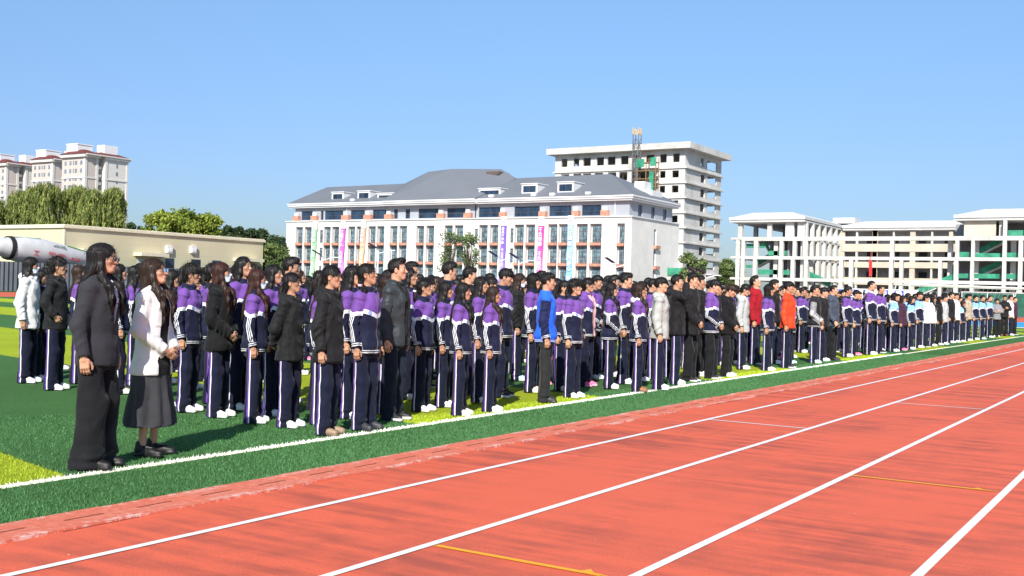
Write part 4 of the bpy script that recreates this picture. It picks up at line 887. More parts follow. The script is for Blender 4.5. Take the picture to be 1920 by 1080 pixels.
def mat_track(name, yoke, stripes=True, body=NAVY, arm=None, band=WHITE, hemwhite=True):
    t = NT(name); a = t.n('Attribute', attribute_name='Col'); sp = t.n('SeparateXYZ'); t.l(a.outputs['Vector'], sp.inputs[0])
    D, S, E = sp.outputs; Fx = a.outputs['Alpha']
    co = t.coord('Object'); n = t.noise(6, 3, co)
    def vary(c, k=0.15): return t.ramp(n, [(0.3, tuple(v*(1-k) for v in c)), (0.7, tuple(min(1, v*(1+k)) for v in c))])
    arms = t.math('LESS_THAN', S, 0.5)
    c = vary(body)
    if arm: c = t.mix(arms, c, vary(arm))
    if yoke:
        c = t.mix(t.math('LESS_THAN', D, 0.19), c, vary(yoke, 0.1))
        c = t.mix(t.band(D, 0.187, 0.230), c, band)
        # embroidered emblem on the band
        dx = t.math('SUBTRACT', Fx, 0.095); dz = t.math('SUBTRACT', D, 0.209)
        r = t.math('SQRT', t.math('ADD', t.math('MULTIPLY', dx, dx), t.math('MULTIPLY', dz, dz)))
        c = t.mix(t.math('MULTIPLY', t.band(r, 0.010, 0.021), 0.85), c, (0.06, 0.14, 0.55)); c = t.mix(t.math('LESS_THAN', r, 0.006), c, (0.06, 0.14, 0.55))
    if stripes:
        Dm = t.math('GREATER_THAN', D, 0.23)
        for k in (-1, 0, 1):
            c = t.mix(t.math('MULTIPLY', Dm, t.math('MULTIPLY', t.band(S, k*0.019-0.0042, k*0.019+0.0042), t.math('GREATER_THAN', E, 0.05))), c, band)
    if hemwhite:
        for z in (0.014, 0.034): c = t.mix(t.math('MULTIPLY', t.band(E, z-0.0045, z+0.0045), 0.9), c, WHITE)
    zf = t.math('MULTIPLY', t.math('LESS_THAN', t.math('ABSOLUTE', Fx), 0.0045), t.math('GREATER_THAN', D, 0.0))
    c = t.mix(t.math('MULTIPLY', zf, 0.7), c, (0.3, 0.3, 0.34))
    t.base(c); fabric_finish(t, 7, 0.35, 0.75); return t.m
def mat_trousers(name, body=(0.0075, 0.0095, 0.028), purple=(0.13, 0.05, 0.30), stripe=True):
    t = NT(name); a = t.n('Attribute', attribute_name='Col'); sp = t.n('SeparateXYZ'); t.l(a.outputs['Vector'], sp.inputs[0]); S = sp.outputs[1]
    n = t.noise(8, 4, t.coord('Object')); c = t.ramp(n, [(0.3, tuple(v*0.8 for v in body)), (0.7, tuple(v*1.25 for v in body))])
    if stripe:
        c = t.mix(t.band(S, -0.026, -0.008), c, purple); c = t.mix(t.band(S, -0.008, 0.003), c, WHITE)
    t.base(c); fabric_finish(t, 6, 0.3, 0.85); return t.m
def mat_shoe(name, up, sole):
    t = NT(name); a = t.n('Attribute', attribute_name='Col'); sp = t.n('SeparateXYZ'); t.l(a.outputs['Vector'], sp.inputs[0])
    c = t.mix(t.math('LESS_THAN', sp.outputs[2], 0.034), up, sole)
    lace = t.math('MULTIPLY', t.band(sp.outputs[1], 0.02, 0.09), t.math('LESS_THAN', t.math('ABSOLUTE', sp.outputs[0]), 0.018))
    st = t.math('MULTIPLY', lace, t.math('GREATER_THAN', t.math('SINE', t.math('MULTIPLY', sp.outputs[1], 420.0)), 0.1))
    c = t.mix(t.math('MULTIPLY', st, 0.5), c, (0.4, 0.4, 0.42) if sum(up) > 1 else (0.55, 0.55, 0.55))
    n = t.noise(14, 3, t.coord('Object')); c = t.mix(0.25, c, t.ramp(n, [(0.3, (0.3, 0.3, 0.3)), (0.7, (0.7, 0.7, 0.7))]), 'SOFT_LIGHT')
    t.base(c); t.set(0.5, 0.4); return t.m
M = {}
M['skin'] = mat_skin()
M['h_black'] = mat_hair('black_hair', (0.006, 0.005, 0.005), (0.022, 0.018, 0.016))
M['h_brown'] = mat_hair('dark_brown_hair', (0.012, 0.007, 0.005), (0.055, 0.030, 0.020))
M['h_auburn'] = mat_hair('auburn_hair', (0.014, 0.005, 0.004), (0.075, 0.028, 0.020))
PUR = (0.165, 0.068, 0.32); SKYB = (0.28, 0.55, 0.90)
M['track'] = mat_track('purple_navy_tracksuit', PUR)
M['track_blue'] = mat_track('sky_blue_tracksuit', SKYB)
M['varsity'] = mat_track('varsity_blue', None, False, (0.02, 0.13, 0.78), (0.012, 0.016, 0.07))
M['track_black'] = mat_track('black_grey_tracksuit', None, True, (0.014, 0.014, 0.016), (0.30, 0.30, 0.31))
M['orange'] = mat_fabric('orange_red_jacket', (0.80, 0.06, 0.015), 0.6)
M['red'] = mat_fabric('dark_red_hoodie', (0.33, 0.008, 0.018))
M['black'] = mat_fabric('black_jacket', (0.011, 0.011, 0.012), 0.7, 0.5)
M['charcoal'] = mat_fabric('charcoal_blazer', (0.030, 0.030, 0.036), 0.85, 0.2)
M['leather'] = mat_fabric('dark_grey_jacket', (0.036, 0.042, 0.048), 0.42, 0.45)
M['white'] = mat_fabric('white_cloth', (0.72, 0.71, 0.70), 0.8, 0.14, 0.05)
M['grey'] = mat_fabric('pale_grey_cloth', (0.46, 0.47, 0.46), 0.6, 0.25, 0.08)
M['midgrey'] = mat_fabric('grey_cloth', (0.25, 0.25, 0.27), 0.85, 0.35)
M['slate'] = mat_fabric('slate_blue_jacket', (0.055, 0.070, 0.10), 0.6, 0.45)
M['beige'] = mat_fabric('beige_jacket', (0.42, 0.34, 0.26), 0.8, 0.35)
M['plum'] = mat_fabric('plum_hoodie', (0.060, 0.022, 0.045), 0.85, 0.35)
M['pink'] = mat_fabric('pink_cloth', (0.75, 0.42, 0.45), 0.85, 0.3, 0.05)
M['skirt'] = mat_fabric('grey_wool_skirt', (0.045, 0.045, 0.050), 0.95, 0.2)
M['blackknit'] = mat_fabric('black_knit', (0.008, 0.008, 0.009), 0.85, 0.3)
M['print'] = mat_fabric('pale_print_blouse', (0.55, 0.58, 0.68), 0.7, 0.3, 0.5)
M['silver'] = mat_fabric('silver_nylon', (0.42, 0.43, 0.40), 0.35, 0.45, 0.1)
M['collar'] = mat_fabric('navy_collar', NAVY, 0.85, 0.2)
M['t_track'] = mat_trousers('navy_track_trousers')
M['t_black'] = mat_trousers('black_trousers', (0.010, 0.010, 0.012), stripe=False)
M['t_charcoal'] = mat_trousers('charcoal_jeans', (0.022, 0.022, 0.023), stripe=False)
M['t_jeans'] = mat_trousers('dark_jeans', (0.010, 0.014, 0.026), stripe=False)
M['s_white'] = mat_shoe('white_trainers', (0.80, 0.80, 0.80), (0.78, 0.77, 0.75))
M['s_cream'] = mat_shoe('cream_trainers', (0.70, 0.62, 0.52), (0.78, 0.72, 0.64))
M['s_black'] = mat_shoe('black_trainers', (0.012, 0.012, 0.013), (0.65, 0.65, 0.65))
M['s_leather'] = mat_shoe('black_leather_shoes', (0.010, 0.010, 0.010), (0.010, 0.010, 0.010))
M['s_tan'] = mat_shoe('tan_suede_clogs', (0.30, 0.20, 0.125), (0.20, 0.13, 0.08))
M['s_brown'] = mat_shoe('brown_suede_shoes', (0.30, 0.13, 0.05), (0.16, 0.08, 0.04))
M['s_pink'] = mat_shoe('pink_trainers', (0.85, 0.16, 0.34), (0.80, 0.40, 0.50))
M['s_grey'] = mat_shoe('dark_grey_shoes', (0.035, 0.036, 0.040), (0.03, 0.03, 0.032))
M['s_aqua'] = mat_shoe('pale_blue_trainers', (0.45, 0.68, 0.72), (0.75, 0.78, 0.78))
M['mask'] = plain('face_mask', (0.72, 0.78, 0.84), 0.9, 0.1, 0, 0.03)
M['glass_frame'] = plain('spectacle_frame', (0.20, 0.19, 0.20), 0.3, 0.5, 0.4)
M['ribbon'] = plain('hair_tie', (0.85, 0.55, 0.60), 0.8)
def _lens():
    t = NT('spectacle_lens'); t.b.inputs['Transmission Weight'].default_value = 1.0; t.b.inputs['IOR'].default_value = 1.1; t.b.inputs['Base Color'].default_value = (0.95, 0.97, 1, 1); t.set(0.02, 0.8); return t.m
M['lens'] = _lens()
# ================================================================ anatomy (1.70 m tall, facing +Y)
HC = np.array([0.0, 0.018, 1.588], np.float32)   # head centre
def wrist_hand_chain(side, pose):
    s = side
    if pose == 'side': return [(s*.150, -.005, 1.358), (s*.212, -.035, 1.075), (s*.222, .02, .840)], (s*-.02, .10, -1)
    if pose == 'front': return [(s*.150, -.005, 1.358), (s*.218, -.01, 1.08), (s*.075, .165, .915)], (s*-1.0, .35, -.75)
    if pose == 'back': return [(s*.150, -.01, 1.358), (s*.218, -.085, 1.08), (s*.085, -.175, .90)], (s*-1, -.05, -.35)
    if pose == 'cross': return [(s*.150, -.005, 1.356), (s*.225, .035, 1.13), (s*-.02, .175, 1.13+.03*s)], (s*-1, .0, .1)
    if pose == 'shade': return ([(.160, .0, 1.38), (.235, .16, 1.37), (.125, .155, 1.585)], (-.75, -.1, .62)) if s > 0 else ([(-.150, -.005, 1.358), (-.212, -.035, 1.075), (-.222, .02, .840)], (.02, .10, -1))
    if pose == 'pocket': return [(s*.150, -.005, 1.358), (s*.240, -.06, 1.12), (s*.190, .075, .95)], (s*-.5, .3, -.8)
    if pose == 'hold': return ([(.150, -.005, 1.358), (.212, -.03, 1.075), (.195, .12, .88)], (-.1, .45, -.85)) if s > 0 else ([(-.150, -.005, 1.358), (-.212, -.035, 1.075), (-.222, .02, .840)], (.02, .10, -1))
CACHE = {}
def cached(f):
    def g(*a):
        k = (f.__name__,)+a
        if k not in CACHE: CACHE[k] = f(*a)
        return CACHE[k]
    return g
@cached
def head_mesh(sex, h, seed=0):
    r = np.random.RandomState(seed+(50 if sex == 'f' else 0)); j = lambda a: r.uniform(-a, a)
    P = grid((-.1, -.13, -.29), (.1, .14, .13), h)
    jw = .050 if sex == 'f' else .055
    d = ell(P, (0, -.014, .028), (.074, .094, .084))
    d = smin(d, ell(P, (0, .020+j(.002), -.035), (jw+.007+j(.003), .064, .078)), .03)
    d = smin(d, ell(P, (0, .062, -.096), (.020, .020, .016)), .03)
    for s in (-1, 1):
        d = smin(d, cap(P, (s*.044, -.005, -.045), (s*.018, .055, -.095), .017, .014), .03)
        d = smin(d, ell(P, (s*.040, .050, -.022), (.020, .022, .018)), .03)
    d = smin(d, cap(P, (-.026, .074, .019), (.026, .074, .019), .010), .02)
    for s in (-1, 1): d = smax(d, -ell(P, (s*.032, .103, -.001), (.022, .020, .013)), .014)
    for s in (-1, 1): d = smin(d, ell(P, (s*.031, .072, -.001), (.0155, .0145, .011)), .004)
    nl = .1035+j(.003)
    d = smin(d, cap(P, (0, .080, .004), (0, nl, -.034), .0075, .0110), .014)
    d = smin(d, ell(P, (0, nl-.005, -.036), (.0155, .013, .009)), .006)
    d = smin(d, ell(P, (0, .080, -.061), (.024, .0135, .008)), .006)
    d = smin(d, ell(P, (0, .079, -.071), (.020, .0145, .0075)), .005)
    for s in (-1, 1):
        e = ell(P, (s*.077, -.012, -.014), (.0095, .019, .031)); e = smax(e, -ell(P, (s*.088, -.008, -.008), (.008, .011, .018)), .004); d = smin(d, e, .008)
    nr = .047 if sex == 'f' else .055
    d = smin(d, cap(P, (0, -.030, -.07), (0, -.040, -.27), nr, nr+.008), .028)
    d = smin(d, cap(P, (0, .008, -.17), (0, -.015, -.24), .03, .05), .03)
    V, F = snets(d, (P[0].ravel()[0], P[1].ravel()[0], P[2].ravel()[0]), h)
    x, y, z = VP(V); C = np.tile(np.array(SKIN, np.float32), (len(V), 1))
    def paint(m, col, k=1.0):
        m = np.clip(m, 0, 1)[:, None]*k; C[:] = C*(1-m)+np.array(col, np.float32)*m
    sm = h*0.9
    def inside(v): return np.clip(0.5-v/sm, 0, 1)
    paint(inside((np.hypot(x/1.0, (z+.066)*1.9)-.022))*(y > .078), (0.46, 0.17, 0.14), .65)
    paint(sstep(.06, .02, np.hypot(np.abs(x)-.045, (z+.03)))*(y > .02), (0.60, 0.30, 0.22), .25)
    ax = np.abs(x)
    paint(inside(np.hypot(ax-.031, (z-.021+.10*(ax-.031))*4.6)-.0205)*(y > .05), (0.030, 0.020, 0.018), .55)
    paint(inside(np.hypot(ax-.031, (z+.001)*2.6)-.0155)*(y > .06), (0.45, 0.38, 0.36), .8)
    paint(inside(np.hypot(ax-.031, (z-.003)*3.8)-.0140)*(y > .06), (0.02, 0.013, 0.012), .8)
    paint(inside(np.hypot(ax-.030, (z+.001))-.0065)*(y > .06), (0.012, 0.008, 0.008), 1)
    paint((ax > .079)*1.0, (0.60, 0.28, 0.20), .5)
    k_ = np.where(V[:, 2:3] > -.11, .95, .95+.05*sstep(-.11, -.20, V[:, 2:3])); V = V*k_
    return V+HC, F, C
@cached
def hand_mesh(curl, h):
    """right hand hanging down from the wrist at the origin; palm faces -X, thumb forward (+Y)"""
    P = grid((-.085, -.06, -.21), (.035, .085, .06), h)
    d = box(P, (0, .002, -.052), (.014, .038, .043), .012)
    d = smin(d, cap(P, (0, 0, .07), (0, 0, -.01), .031, .025), .02)
    d = smin(d, ell(P, (-.006, .022, -.035), (.015, .022, .028)), .015)
    for y0, L, r in ((.029, .072, .0088), (.010, .080, .0090), (-.010, .074, .0086), (-.029, .058, .0076)):
        p = np.array([0, y0, -.088]); pts = [tuple(p-np.array([0, 0, -.02])), tuple(p)]; a = 0.20*curl; seg = [L*.45, L*.30, L*.25]
        for i, sg in enumerate(seg):
            a += curl*(.30+.25*i)+abs(y0)*1.5; p = p+np.array([-math.sin(a)*sg, y0*.06, -math.cos(a)*sg]); pts.append(tuple(p))
        f = chain(P, pts, [r*1.05, r*1.03, r, r*.94, r*.8], .004); d = smin(d, f, .004)
    d = smin(d, chain(P, [(-.004, .026, -.022), (-.020, .049, -.050), (-.028, .056, -.080), (-.030, .053, -.102)], [.014, .0125, .0105, .0085], .005), .008)
    V, F = snets(d, (P[0].ravel()[0], P[1].ravel()[0], P[2].ravel()[0]), h)
    C = np.tile(np.array(SKIN, np.float32), (len(V), 1)); k = sstep(-.09, -.16, V[:, 2])[:, None]*.35; C = C*(1-k)+np.array((.62, .30, .21))*k
    return V, F, C
def frame_to(d, fwd=(0, 1, 0)):
    """rotation taking -Z to d, keeping +Y near fwd"""
    d = np.array(d, float); d /= np.linalg.norm(d); z = -d; f = np.array(fwd, float); f -= z*f.dot(z)
    if np.linalg.norm(f) < 1e-3: f = np.array([1, 0, 0.]); f -= z*f.dot(z)
    y = f/np.linalg.norm(f); x = np.cross(y, z); return np.stack([x, y, z], 1)
def hands_for(pose, h, s):
    ch, hd = wrist_hand_chain(s, pose); V, F, C = hand_mesh(.75 if pose not in ('shade',) else .35, h)
    V = V*0.86
    if s < 0: V = V*np.array([-1, 1, 1]); F = F[:, ::-1]
    if pose == 'front': fw = (s*.35, .3, 1)
    elif pose == 'back': fw = (s*.3, .2, 1)
    elif pose == 'shade' and s > 0: fw = (-.4, -.1, -1)
    elif pose == 'cross': fw = (0, .2, 1)
    else: fw = (s*-.35, 1, .1)
    Rm = frame_to(hd, fw); off = np.array(ch[2])
    if pose == 'front': off = off+np.array([0, .012*s, -.012*s])
    return V@Rm.T+off, F, C
def core_mesh(pose, sex, h=0.018, shins=False):
    """trunk and limbs under the clothes, so that the body is one figure"""
    key = ('core', pose, sex, shins)
    if key in CACHE: return CACHE[key]
    P = grid((-.33, -.26, -.02), (.33, .26, 1.47), h)
    d = prof(P, [(.86, .12, .085, -.01), (1.05, .11, .08, -.005), (1.25, .13, .085, -.005), (1.36, .12, .075, -.015), (1.44, .06, .055, -.02)])
    for s in (-1, 1):
        ch, _ = wrist_hand_chain(s, pose); d = smin(d, chain(P, ch, [.042, .036, .026], .02), .02)
        d = smin(d, chain(P, [(s*.085, 0, .90), (s*.085, .01, .50), (s*.085, -.01, .27), (s*.085, -.02, .07)], [.060, .040, .036, .030], .02), .02)
    V, F = snets(d, (P[0].ravel()[0], P[1].ravel()[0], P[2].ravel()[0]), h); C = np.tile(np.array(SKIN, np.float32)*.9, (len(V), 1))
    CACHE[key] = (V, F, C); return CACHE[key]
def pose_head(V, yaw, pitch, z0=1.405, z1=1.50, roll=0.0):
    piv = np.array([0, -.012, 1.475]); w_ = sstep(z0, z1, V[:, 2])
    def rot(ang, ax):
        c, s = np.cos(ang), np.sin(ang); X = V2-piv; a, b = [(1, 2), (2, 0), (0, 1)][ax]; Y = X.copy(); Y[:, a] = c*X[:, a]-s*X[:, b]; Y[:, b] = s*X[:, a]+c*X[:, b]; return Y+piv
    V2 = V; V2 = rot(pitch*w_, 0); V2 = rot(yaw*w_, 2); return V2
@cached
def hair_mesh(style, h, seed=0):
    lowz = {'long': -.46, 'longfront': -.48, 'pony': -.34, 'bob': -.17, 'sidepony': -.34}.get(style, -.13)
    P = grid((-.135, -.24, lowz), (.135, .14, .16), h)
    x, y, z = P
    bulk = .010
    c0 = ell(P, (0, -.018, .034), (.080+bulk*.5, .101+bulk*.3, .086+bulk*.6))
    face = ell(P, (0, .135, -.042), (.074, .098, .105))
    male = style in ('short', 'bowl', 'crew', 'textured', 'fade')
    if male:
        top = .050 if style != 'crew' else .0
        d = c0 if style != 'crew' else ell(P, (0, -.014, .030), (.0765, .097, .088))
        if style in ('bowl', 'textured', 'short'):
            d = smin(d, ell(P, (0, .008, .072), (.076, .088, .052+.012*(style == 'textured'))), .02)
        if style == 'bowl': d = smin(d, chain(P, [(-.050, .062, .052), (0, .088, .042), (.050, .062, .052)], [.026]*3, .02), .015)
        if style == 'textured' or style == 'fade': d = smin(d, ell(P, (0, .04, .098), (.062, .058, .032)), .015)
        lim = {'bowl': .022, 'short': .050, 'textured': .052, 'crew': .058, 'fade': .06}[style]
        cut = np.minimum(y-.035-0*x, lim-z) if False else np.maximum(.0+.040-y, z*0+(z-lim))
        # keep: behind the hairline plane OR above the fringe line
        keep = np.minimum(y-.028+.55*np.maximum(-.01-z, 0), lim-z+.0*y)
        d = smax(d, keep, .006)
        side = smax(smax(np.abs(x)*0+(-.018-z)*-1*-1, y*0-1, .001), y*0-1, .001)
        # cut below: line runs from the temple down behind the ear to the nape
        line = -.012-.62*np.clip(-y-.005, 0, .10)-z
        d = smax(d, line, .006)
        ear = ell(P, (.080, -.006, -.014), (.030, .024, .033)); d = smax(d, -ear, .006); ear = ell(P, (-.080, -.006, -.014), (.030, .024, .033)); d = smax(d, -ear, .006)
    else:
        d = c0
        if style in ('long', 'longfront'):
            back = prof(P, [(-.45, .075, .022, -.165), (-.34, .095, .030, -.155), (-.22, .100, .038, -.125), (-.13, .090, .060, -.075), (-.04, .086, .082, -.040), (.04, .080, .090, -.025)])
            d = smin(d, back, .03)
            for s in (-1, 1):
                if style == 'longfront':
                    d = smin(d, chain(P, [(s*.062, .000, .03), (s*.070, .004, -.06), (s*.078, .022, -.15), (s*.080, .100, -.22), (s*.076, .128, -.33), (s*.068, .124, -.42)], [.026, .024, .025, .026, .027, .012], .03), .025)
                else: d = smin(d, chain(P, [(s*.062, -.004, .03), (s*.072, -.006, -.06), (s*.080, -.03, -.14), (s*.084, -.10, -.22)], [.025, .023, .026, .028], .03), .025)
            d = smax(d, -ell(P, (0, .125, -.050), (.070, .106, .128)), .008)
        elif style == 'bob':
            d = smin(d, prof(P, [(-.15, .082, .072, -.035), (-.10, .090, .084, -.030), (-.02, .088, .088, -.025), (.05, .080, .090, -.02)]), .03)
            d = smax(d, -ell(P, (0, .135, -.058), (.064, .100, .104)), .008)
            d = smin(d, chain(P, [(-.055, .056, .046), (0, .078, .046), (.055, .056, .046)], [.020]*3, .02), .015)
        else:
            d = smin(d, ell(P, (0, -.06, -.045), (.060, .055, .050)), .03)
            d = smax(d, -face, .010)
            for s in (-1, 1): d = smax(d, -ell(P, (s*.080, .004, -.020), (.026, .028, .036)), .006)
            if style == 'pony': d = smin(d, chain(P, [(0, -.118, -.015), (0, -.150, -.05), (0, -.158, -.14), (.01, -.150, -.30)], [.022, .028, .034, .010], .01), .012)
            if style == 'sidepony': d = smin(d, chain(P, [(.02, -.10, -.06), (.075, -.07, -.105), (.105, -.02, -.19), (.10, .035, -.30)], [.022, .022, .036, .010], .01), .012)
            if style == 'bun': d = smin(d, ell(P, (0, -.128, .045), (.036, .034, .034)), .012)
            if style == 'fringe':
                d = smin(d, chain(P, [(-.050, .058, .050), (0, .084, .044), (.050, .058, .050)], [.020]*3, .02), .015); d = smin(d, chain(P, [(0, -.118, -.015), (0, -.145, -.06), (0, -.150, -.12)], [.022, .026, .010], .01), .012)
    V, F = snets(d, (P[0].ravel()[0], P[1].ravel()[0], P[2].ravel()[0]), h)
    N = vnormals(V, F); th = np.arctan2(V[:, 0], V[:, 1]+.03)
    rs = seed*3.7
    p1 = np.stack([th*11+rs, V[:, 2]*5, V[:, 1]*0+rs], 1); p2 = np.stack([th*26+rs, V[:, 2]*9, V[:, 1]*0+3.3], 1)
    amp = .0026 if not male else .0018
    V = V+N*((vnoise(p1)*amp+vnoise(p2)*amp*.6)[:, None])
    if male:
        p3 = V*55+rs; V = V+N*(vnoise(p3)*(.006 if style in ('textured', 'short') else .0025)*sstep(.02, .08, V[:, 2]))[:, None]
    low = sstep(-.16, lowz, V[:, 2])*(not male); V[:, 2] += vnoise(np.stack([th*30, th*0, th*0+rs], 1))*.03*low
    if style in ('long', 'longfront') and seed % 2:   # wavy ends
        wv = np.sin(V[:, 2]*42+th*3)*.011*low; V[:, 0] += wv; V[:, 1] += np.cos(V[:, 2]*38+th*2)*.007*low
    # loose strands following the combing direction
    r2 = np.random.RandomState(seed+9); n = int(2600 if h < .006 else 900); ii = r2.randint(0, len(V), n); B = V[ii]; Nn = vnormals(V, F)[ii]
    crown = np.array([0.01, -.045, .115]); dr = B-crown; dr /= np.linalg.norm(dr, axis=1, keepdims=True)
    low_ = (B[:, 2] < .02)[:, None]; dr = np.where(low_, np.array([0, -.05, -1.0])+r2.normal(size=(n, 3))*.10, dr+r2.normal(size=(n, 3))*(.22 if not male else .5)); dr -= Nn*(dr*Nn).sum(1, keepdims=True); dr /= np.maximum(np.linalg.norm(dr, axis=1, keepdims=True), 1e-6)
    L = r2.uniform(.03, .075, n)[:, None]*(1 if not male else .45); sd = np.cross(dr, Nn)*(.0011 if h < .006 else .002)
    if male: L = np.where((B[:, 1:2] > .05) | (B[:, 2:3] < -.01), L*.5, L)
    B0 = B-Nn*.001; tip = B+dr*L+Nn*(r2.uniform(.000, .007, n)[:, None]*(1 if not male else 1.3)); mid = B+dr*L*.5+Nn*r2.uniform(.001, .005, n)[:, None]
    VV = np.stack([B0-sd, B0+sd, mid+sd*.8, mid-sd*.8, tip+sd*.2, tip-sd*.2], 1).reshape(-1, 3); k = np.arange(n)*6+len(V); F2 = np.concatenate([np.stack([k, k+1, k+2, k+3], 1), np.stack([k+3, k+2, k+4, k+5], 1)])
    V = np.concatenate([V, VV]); F = np.concatenate([F, F2])
    return (V*.955+HC).astype(np.float32), F
def nearest_arm(V, chs):
    """for every vertex: arm distance, arclength, sideways offset"""
    best = None
    for s, ch in chs:
        acc = 0.0; L = [np.linalg.norm(np.subtract(ch[i+1], ch[i])) for i in range(2)]
        for i in range(2):
            a, b = np.array(ch[i]), np.array(ch[i+1]); d = (b-a)/L[i]; rel = V-a; t = rel@d; tc = np.clip(t, 0, L[i]); r = rel-tc[:, None]*d
            dist = np.linalg.norm(r, axis=1); outv = np.array([s, 0, 0.0]); outv -= d*outv.dot(d); outv /= np.linalg.norm(outv)
            fw = np.cross(d, outv)*(-s); fw *= np.sign(fw[1]+1e-6) if abs(fw[1]) > .2 else 1
            so = r@fw; oo = r@outv; S = np.where(oo > -.01, so, np.sign(so+1e-9)*.3)
            cur = np.stack([dist, acc+t if i else acc+np.minimum(t, L[0]), S, np.full(len(V), acc*0+sum(L))], 1); acc += L[i]
            if best is None: best = cur
            else: m = cur[:, 0] < best[:, 0]; best = np.where(m[:, None], cur, best)
    return best
@cached
def top_mesh(style, pose, sex, h, seed=0):
    """jacket solid.  returns V,F,attr(D,S,E,F),mask"""
    m = sex == 'm'; wd = 1.03 if m else 0.92
    hem = {'track': .785, 'plain': .775, 'coat': .735, 'blazer': .775, 'blazer_open': .70, 'varsity': .79, 'open': .785, 'tee': .90}.get(style, .86)
    ga = style in ('track', 'varsity')
    P = grid((-.36, -.27, hem-.03), (.36, .27 if pose != 'shade' else .30, 1.54 if pose != 'shade' else 1.66), h)
    T = [(hem, .178 if not ga else .172, .140 if not ga else .136, -.006), (hem+.06, .178, .142, -.005), (hem+.13, .172, .138, -.003), (1.02, .165 if not style.startswith('blazer') else .155, .122, .0), (1.15, .168, .124, .002), (1.27, .176, .126, .004), (1.34, .168, .112, -.004), (1.39, .140, .092, -.012), (1.425, .095, .078, -.016), (1.46, .066, .066, -.016)]
    if style in ('coat', 'blazer_open'): T[0] = (hem, .196, .156, -.008); T[1] = (hem+.08, .190, .150, -.005)
    T = [(a, b*(wd if a > 1.0 else max(wd, .98)), c*(1.05 if m else 1), d) for a, b, c, d in T]
    d = prof(P, T)
    chs = []; sl = {'tee': (.055, .05, .044)}.get(style, (.054, .051, .042 if not ga else .040))
    if style in ('plain', 'coat'): sl = (.061, .060, .050)
    sl = tuple(v*(1.05 if m else 1) for v in sl)
    dt = d
    for s in (-1, 1):
        ch, _ = wrist_hand_chain(s, pose); ch = [(p[0]*(wd if i == 0 else 1), p[1], p[2]) for i, p in enumerate(ch)]; chs.append((s, ch))
        a = chain(P, ch, sl, .03)
        d = smin(d, cap(P, (s*.045, -.02, 1.432), (s*.138, -.010, 1.352), .036, .043), .045)
        # flat cuff
        dd = np.array(ch[2])-np.array(ch[1]); dd /= np.linalg.norm(dd); w_ = ch[2]
        cut = ((P[0]-w_[0])*dd[0]+(P[1]-w_[1])*dd[1]+(P[2]-w_[2])*dd[2])+.012
        near = np.sqrt((P[0]-w_[0])**2+(P[1]-w_[1])**2+(P[2]-w_[2])**2)-.11
        a = np.where(near < 0, np.maximum(a, cut), a)
        d = smin(d, a, .042)
    d = np.maximum(d, hem-P[2])
    if style in ('plainhood', 'plain', 'hood') or style == 'coat': # hood lying behind the neck
        d = smin(d, ell(P, (0, -.085, 1.425), (.105, .062, .058)), .02); d = smin(d, chain(P, [(-.085, -.03, 1.445), (-.062, .05, 1.425), (0, .082, 1.395)], [.026, .022, .016], .02), .015); d = smin(d, chain(P, [(.085, -.03, 1.445), (.062, .05, 1.425), (0, .082, 1.395)], [.026, .022, .016], .02), .015)
    elif style in ('track', 'varsity', 'open'):
        rr = np.sqrt((P[0]/.078)**2+((P[1]+.008+.25*(1.45-P[2]))/.074)**2)
        col = np.maximum((rr-1)*.075-.009, np.maximum(1.40-P[2], P[2]-1.478+.25*np.maximum(P[1], 0)))
        d = smin(d, col, .008)
    # hollow the neck
    d = smax(d, -np.maximum((np.sqrt((P[0]/.060)**2+((P[1]+.018)/.060)**2)-1)*.06, 1.425-P[2]), .004)
    V, F = snets(d, (P[0].ravel()[0], P[1].ravel()[0], P[2].ravel()[0]), h)
    arm = nearest_arm(V, chs); x, y, z = VP(V)
    q = VP(V); dtv = prof(q, T)
    isarm = (arm[:, 0]-.074) < dtv
    isarm &= arm[:, 1] > .03
    Dt = 1.425-z-np.where(y > .0, .055*np.clip(1-np.abs(x)/.14, 0, 1), .0)
    Da = .05+arm[:, 1]-.045*np.clip(1-np.abs(arm[:, 2])/.07, 0, 1)
    if pose in ('shade',): pass
    D = np.where(isarm, Da, Dt); S = np.where(isarm, arm[:, 2], 1.0); E = np.where(isarm, arm[:, 3]-arm[:, 1]-.012, z-hem)
    Fx = np.where(isarm | (y < 0), 1.0, x)
    D = np.where((z > 1.405) & (~isarm) & (np.hypot(x, y+.012) < .108-.25*(1.45-z)*0), 1.0 if style in ('track',) else D, D)  # collar takes the body colour
    N = vnormals(V, F)
    # folds: across the sleeves, diagonal over the trunk
    rdg = lambda n: 1-2*np.abs(n)
    fa = rdg(vnoise(np.stack([x*7+seed, y*7, arm[:, 1]*17+arm[:, 2]*11], 1)))*.012*sstep(.06, .16, arm[:, 1])
    fa *= sstep(.05, .14, arm[:, 1])
    fa += vnoise(np.stack([x*9+seed, y*9+7, arm[:, 1]*48+arm[:, 2]*20], 1))*.0035
    ft = rdg(vnoise(np.stack([x*6+z*4+seed, y*6, z*6-np.abs(x)*6], 1)))*.014+vnoise(np.stack([x*20+seed, y*20, z*14+x*10], 1))*.0032
    blous = 0
    if ga: blous = .014*np.exp(-((z-hem-.085)/.035)**2); ft = ft+vnoise(np.stack([np.arctan2(x, y)*7+seed, z*4, z*0], 1))*.006*sstep(hem+.2, hem+.05, z)*sstep(hem+.03, hem+.06, z)
    dsp = np.where(isarm, fa, ft+blous*(1-isarm)); 
    mask = np.zeros(len(V), bool)
    if style.startswith('blazer'): dsp = dsp*.4
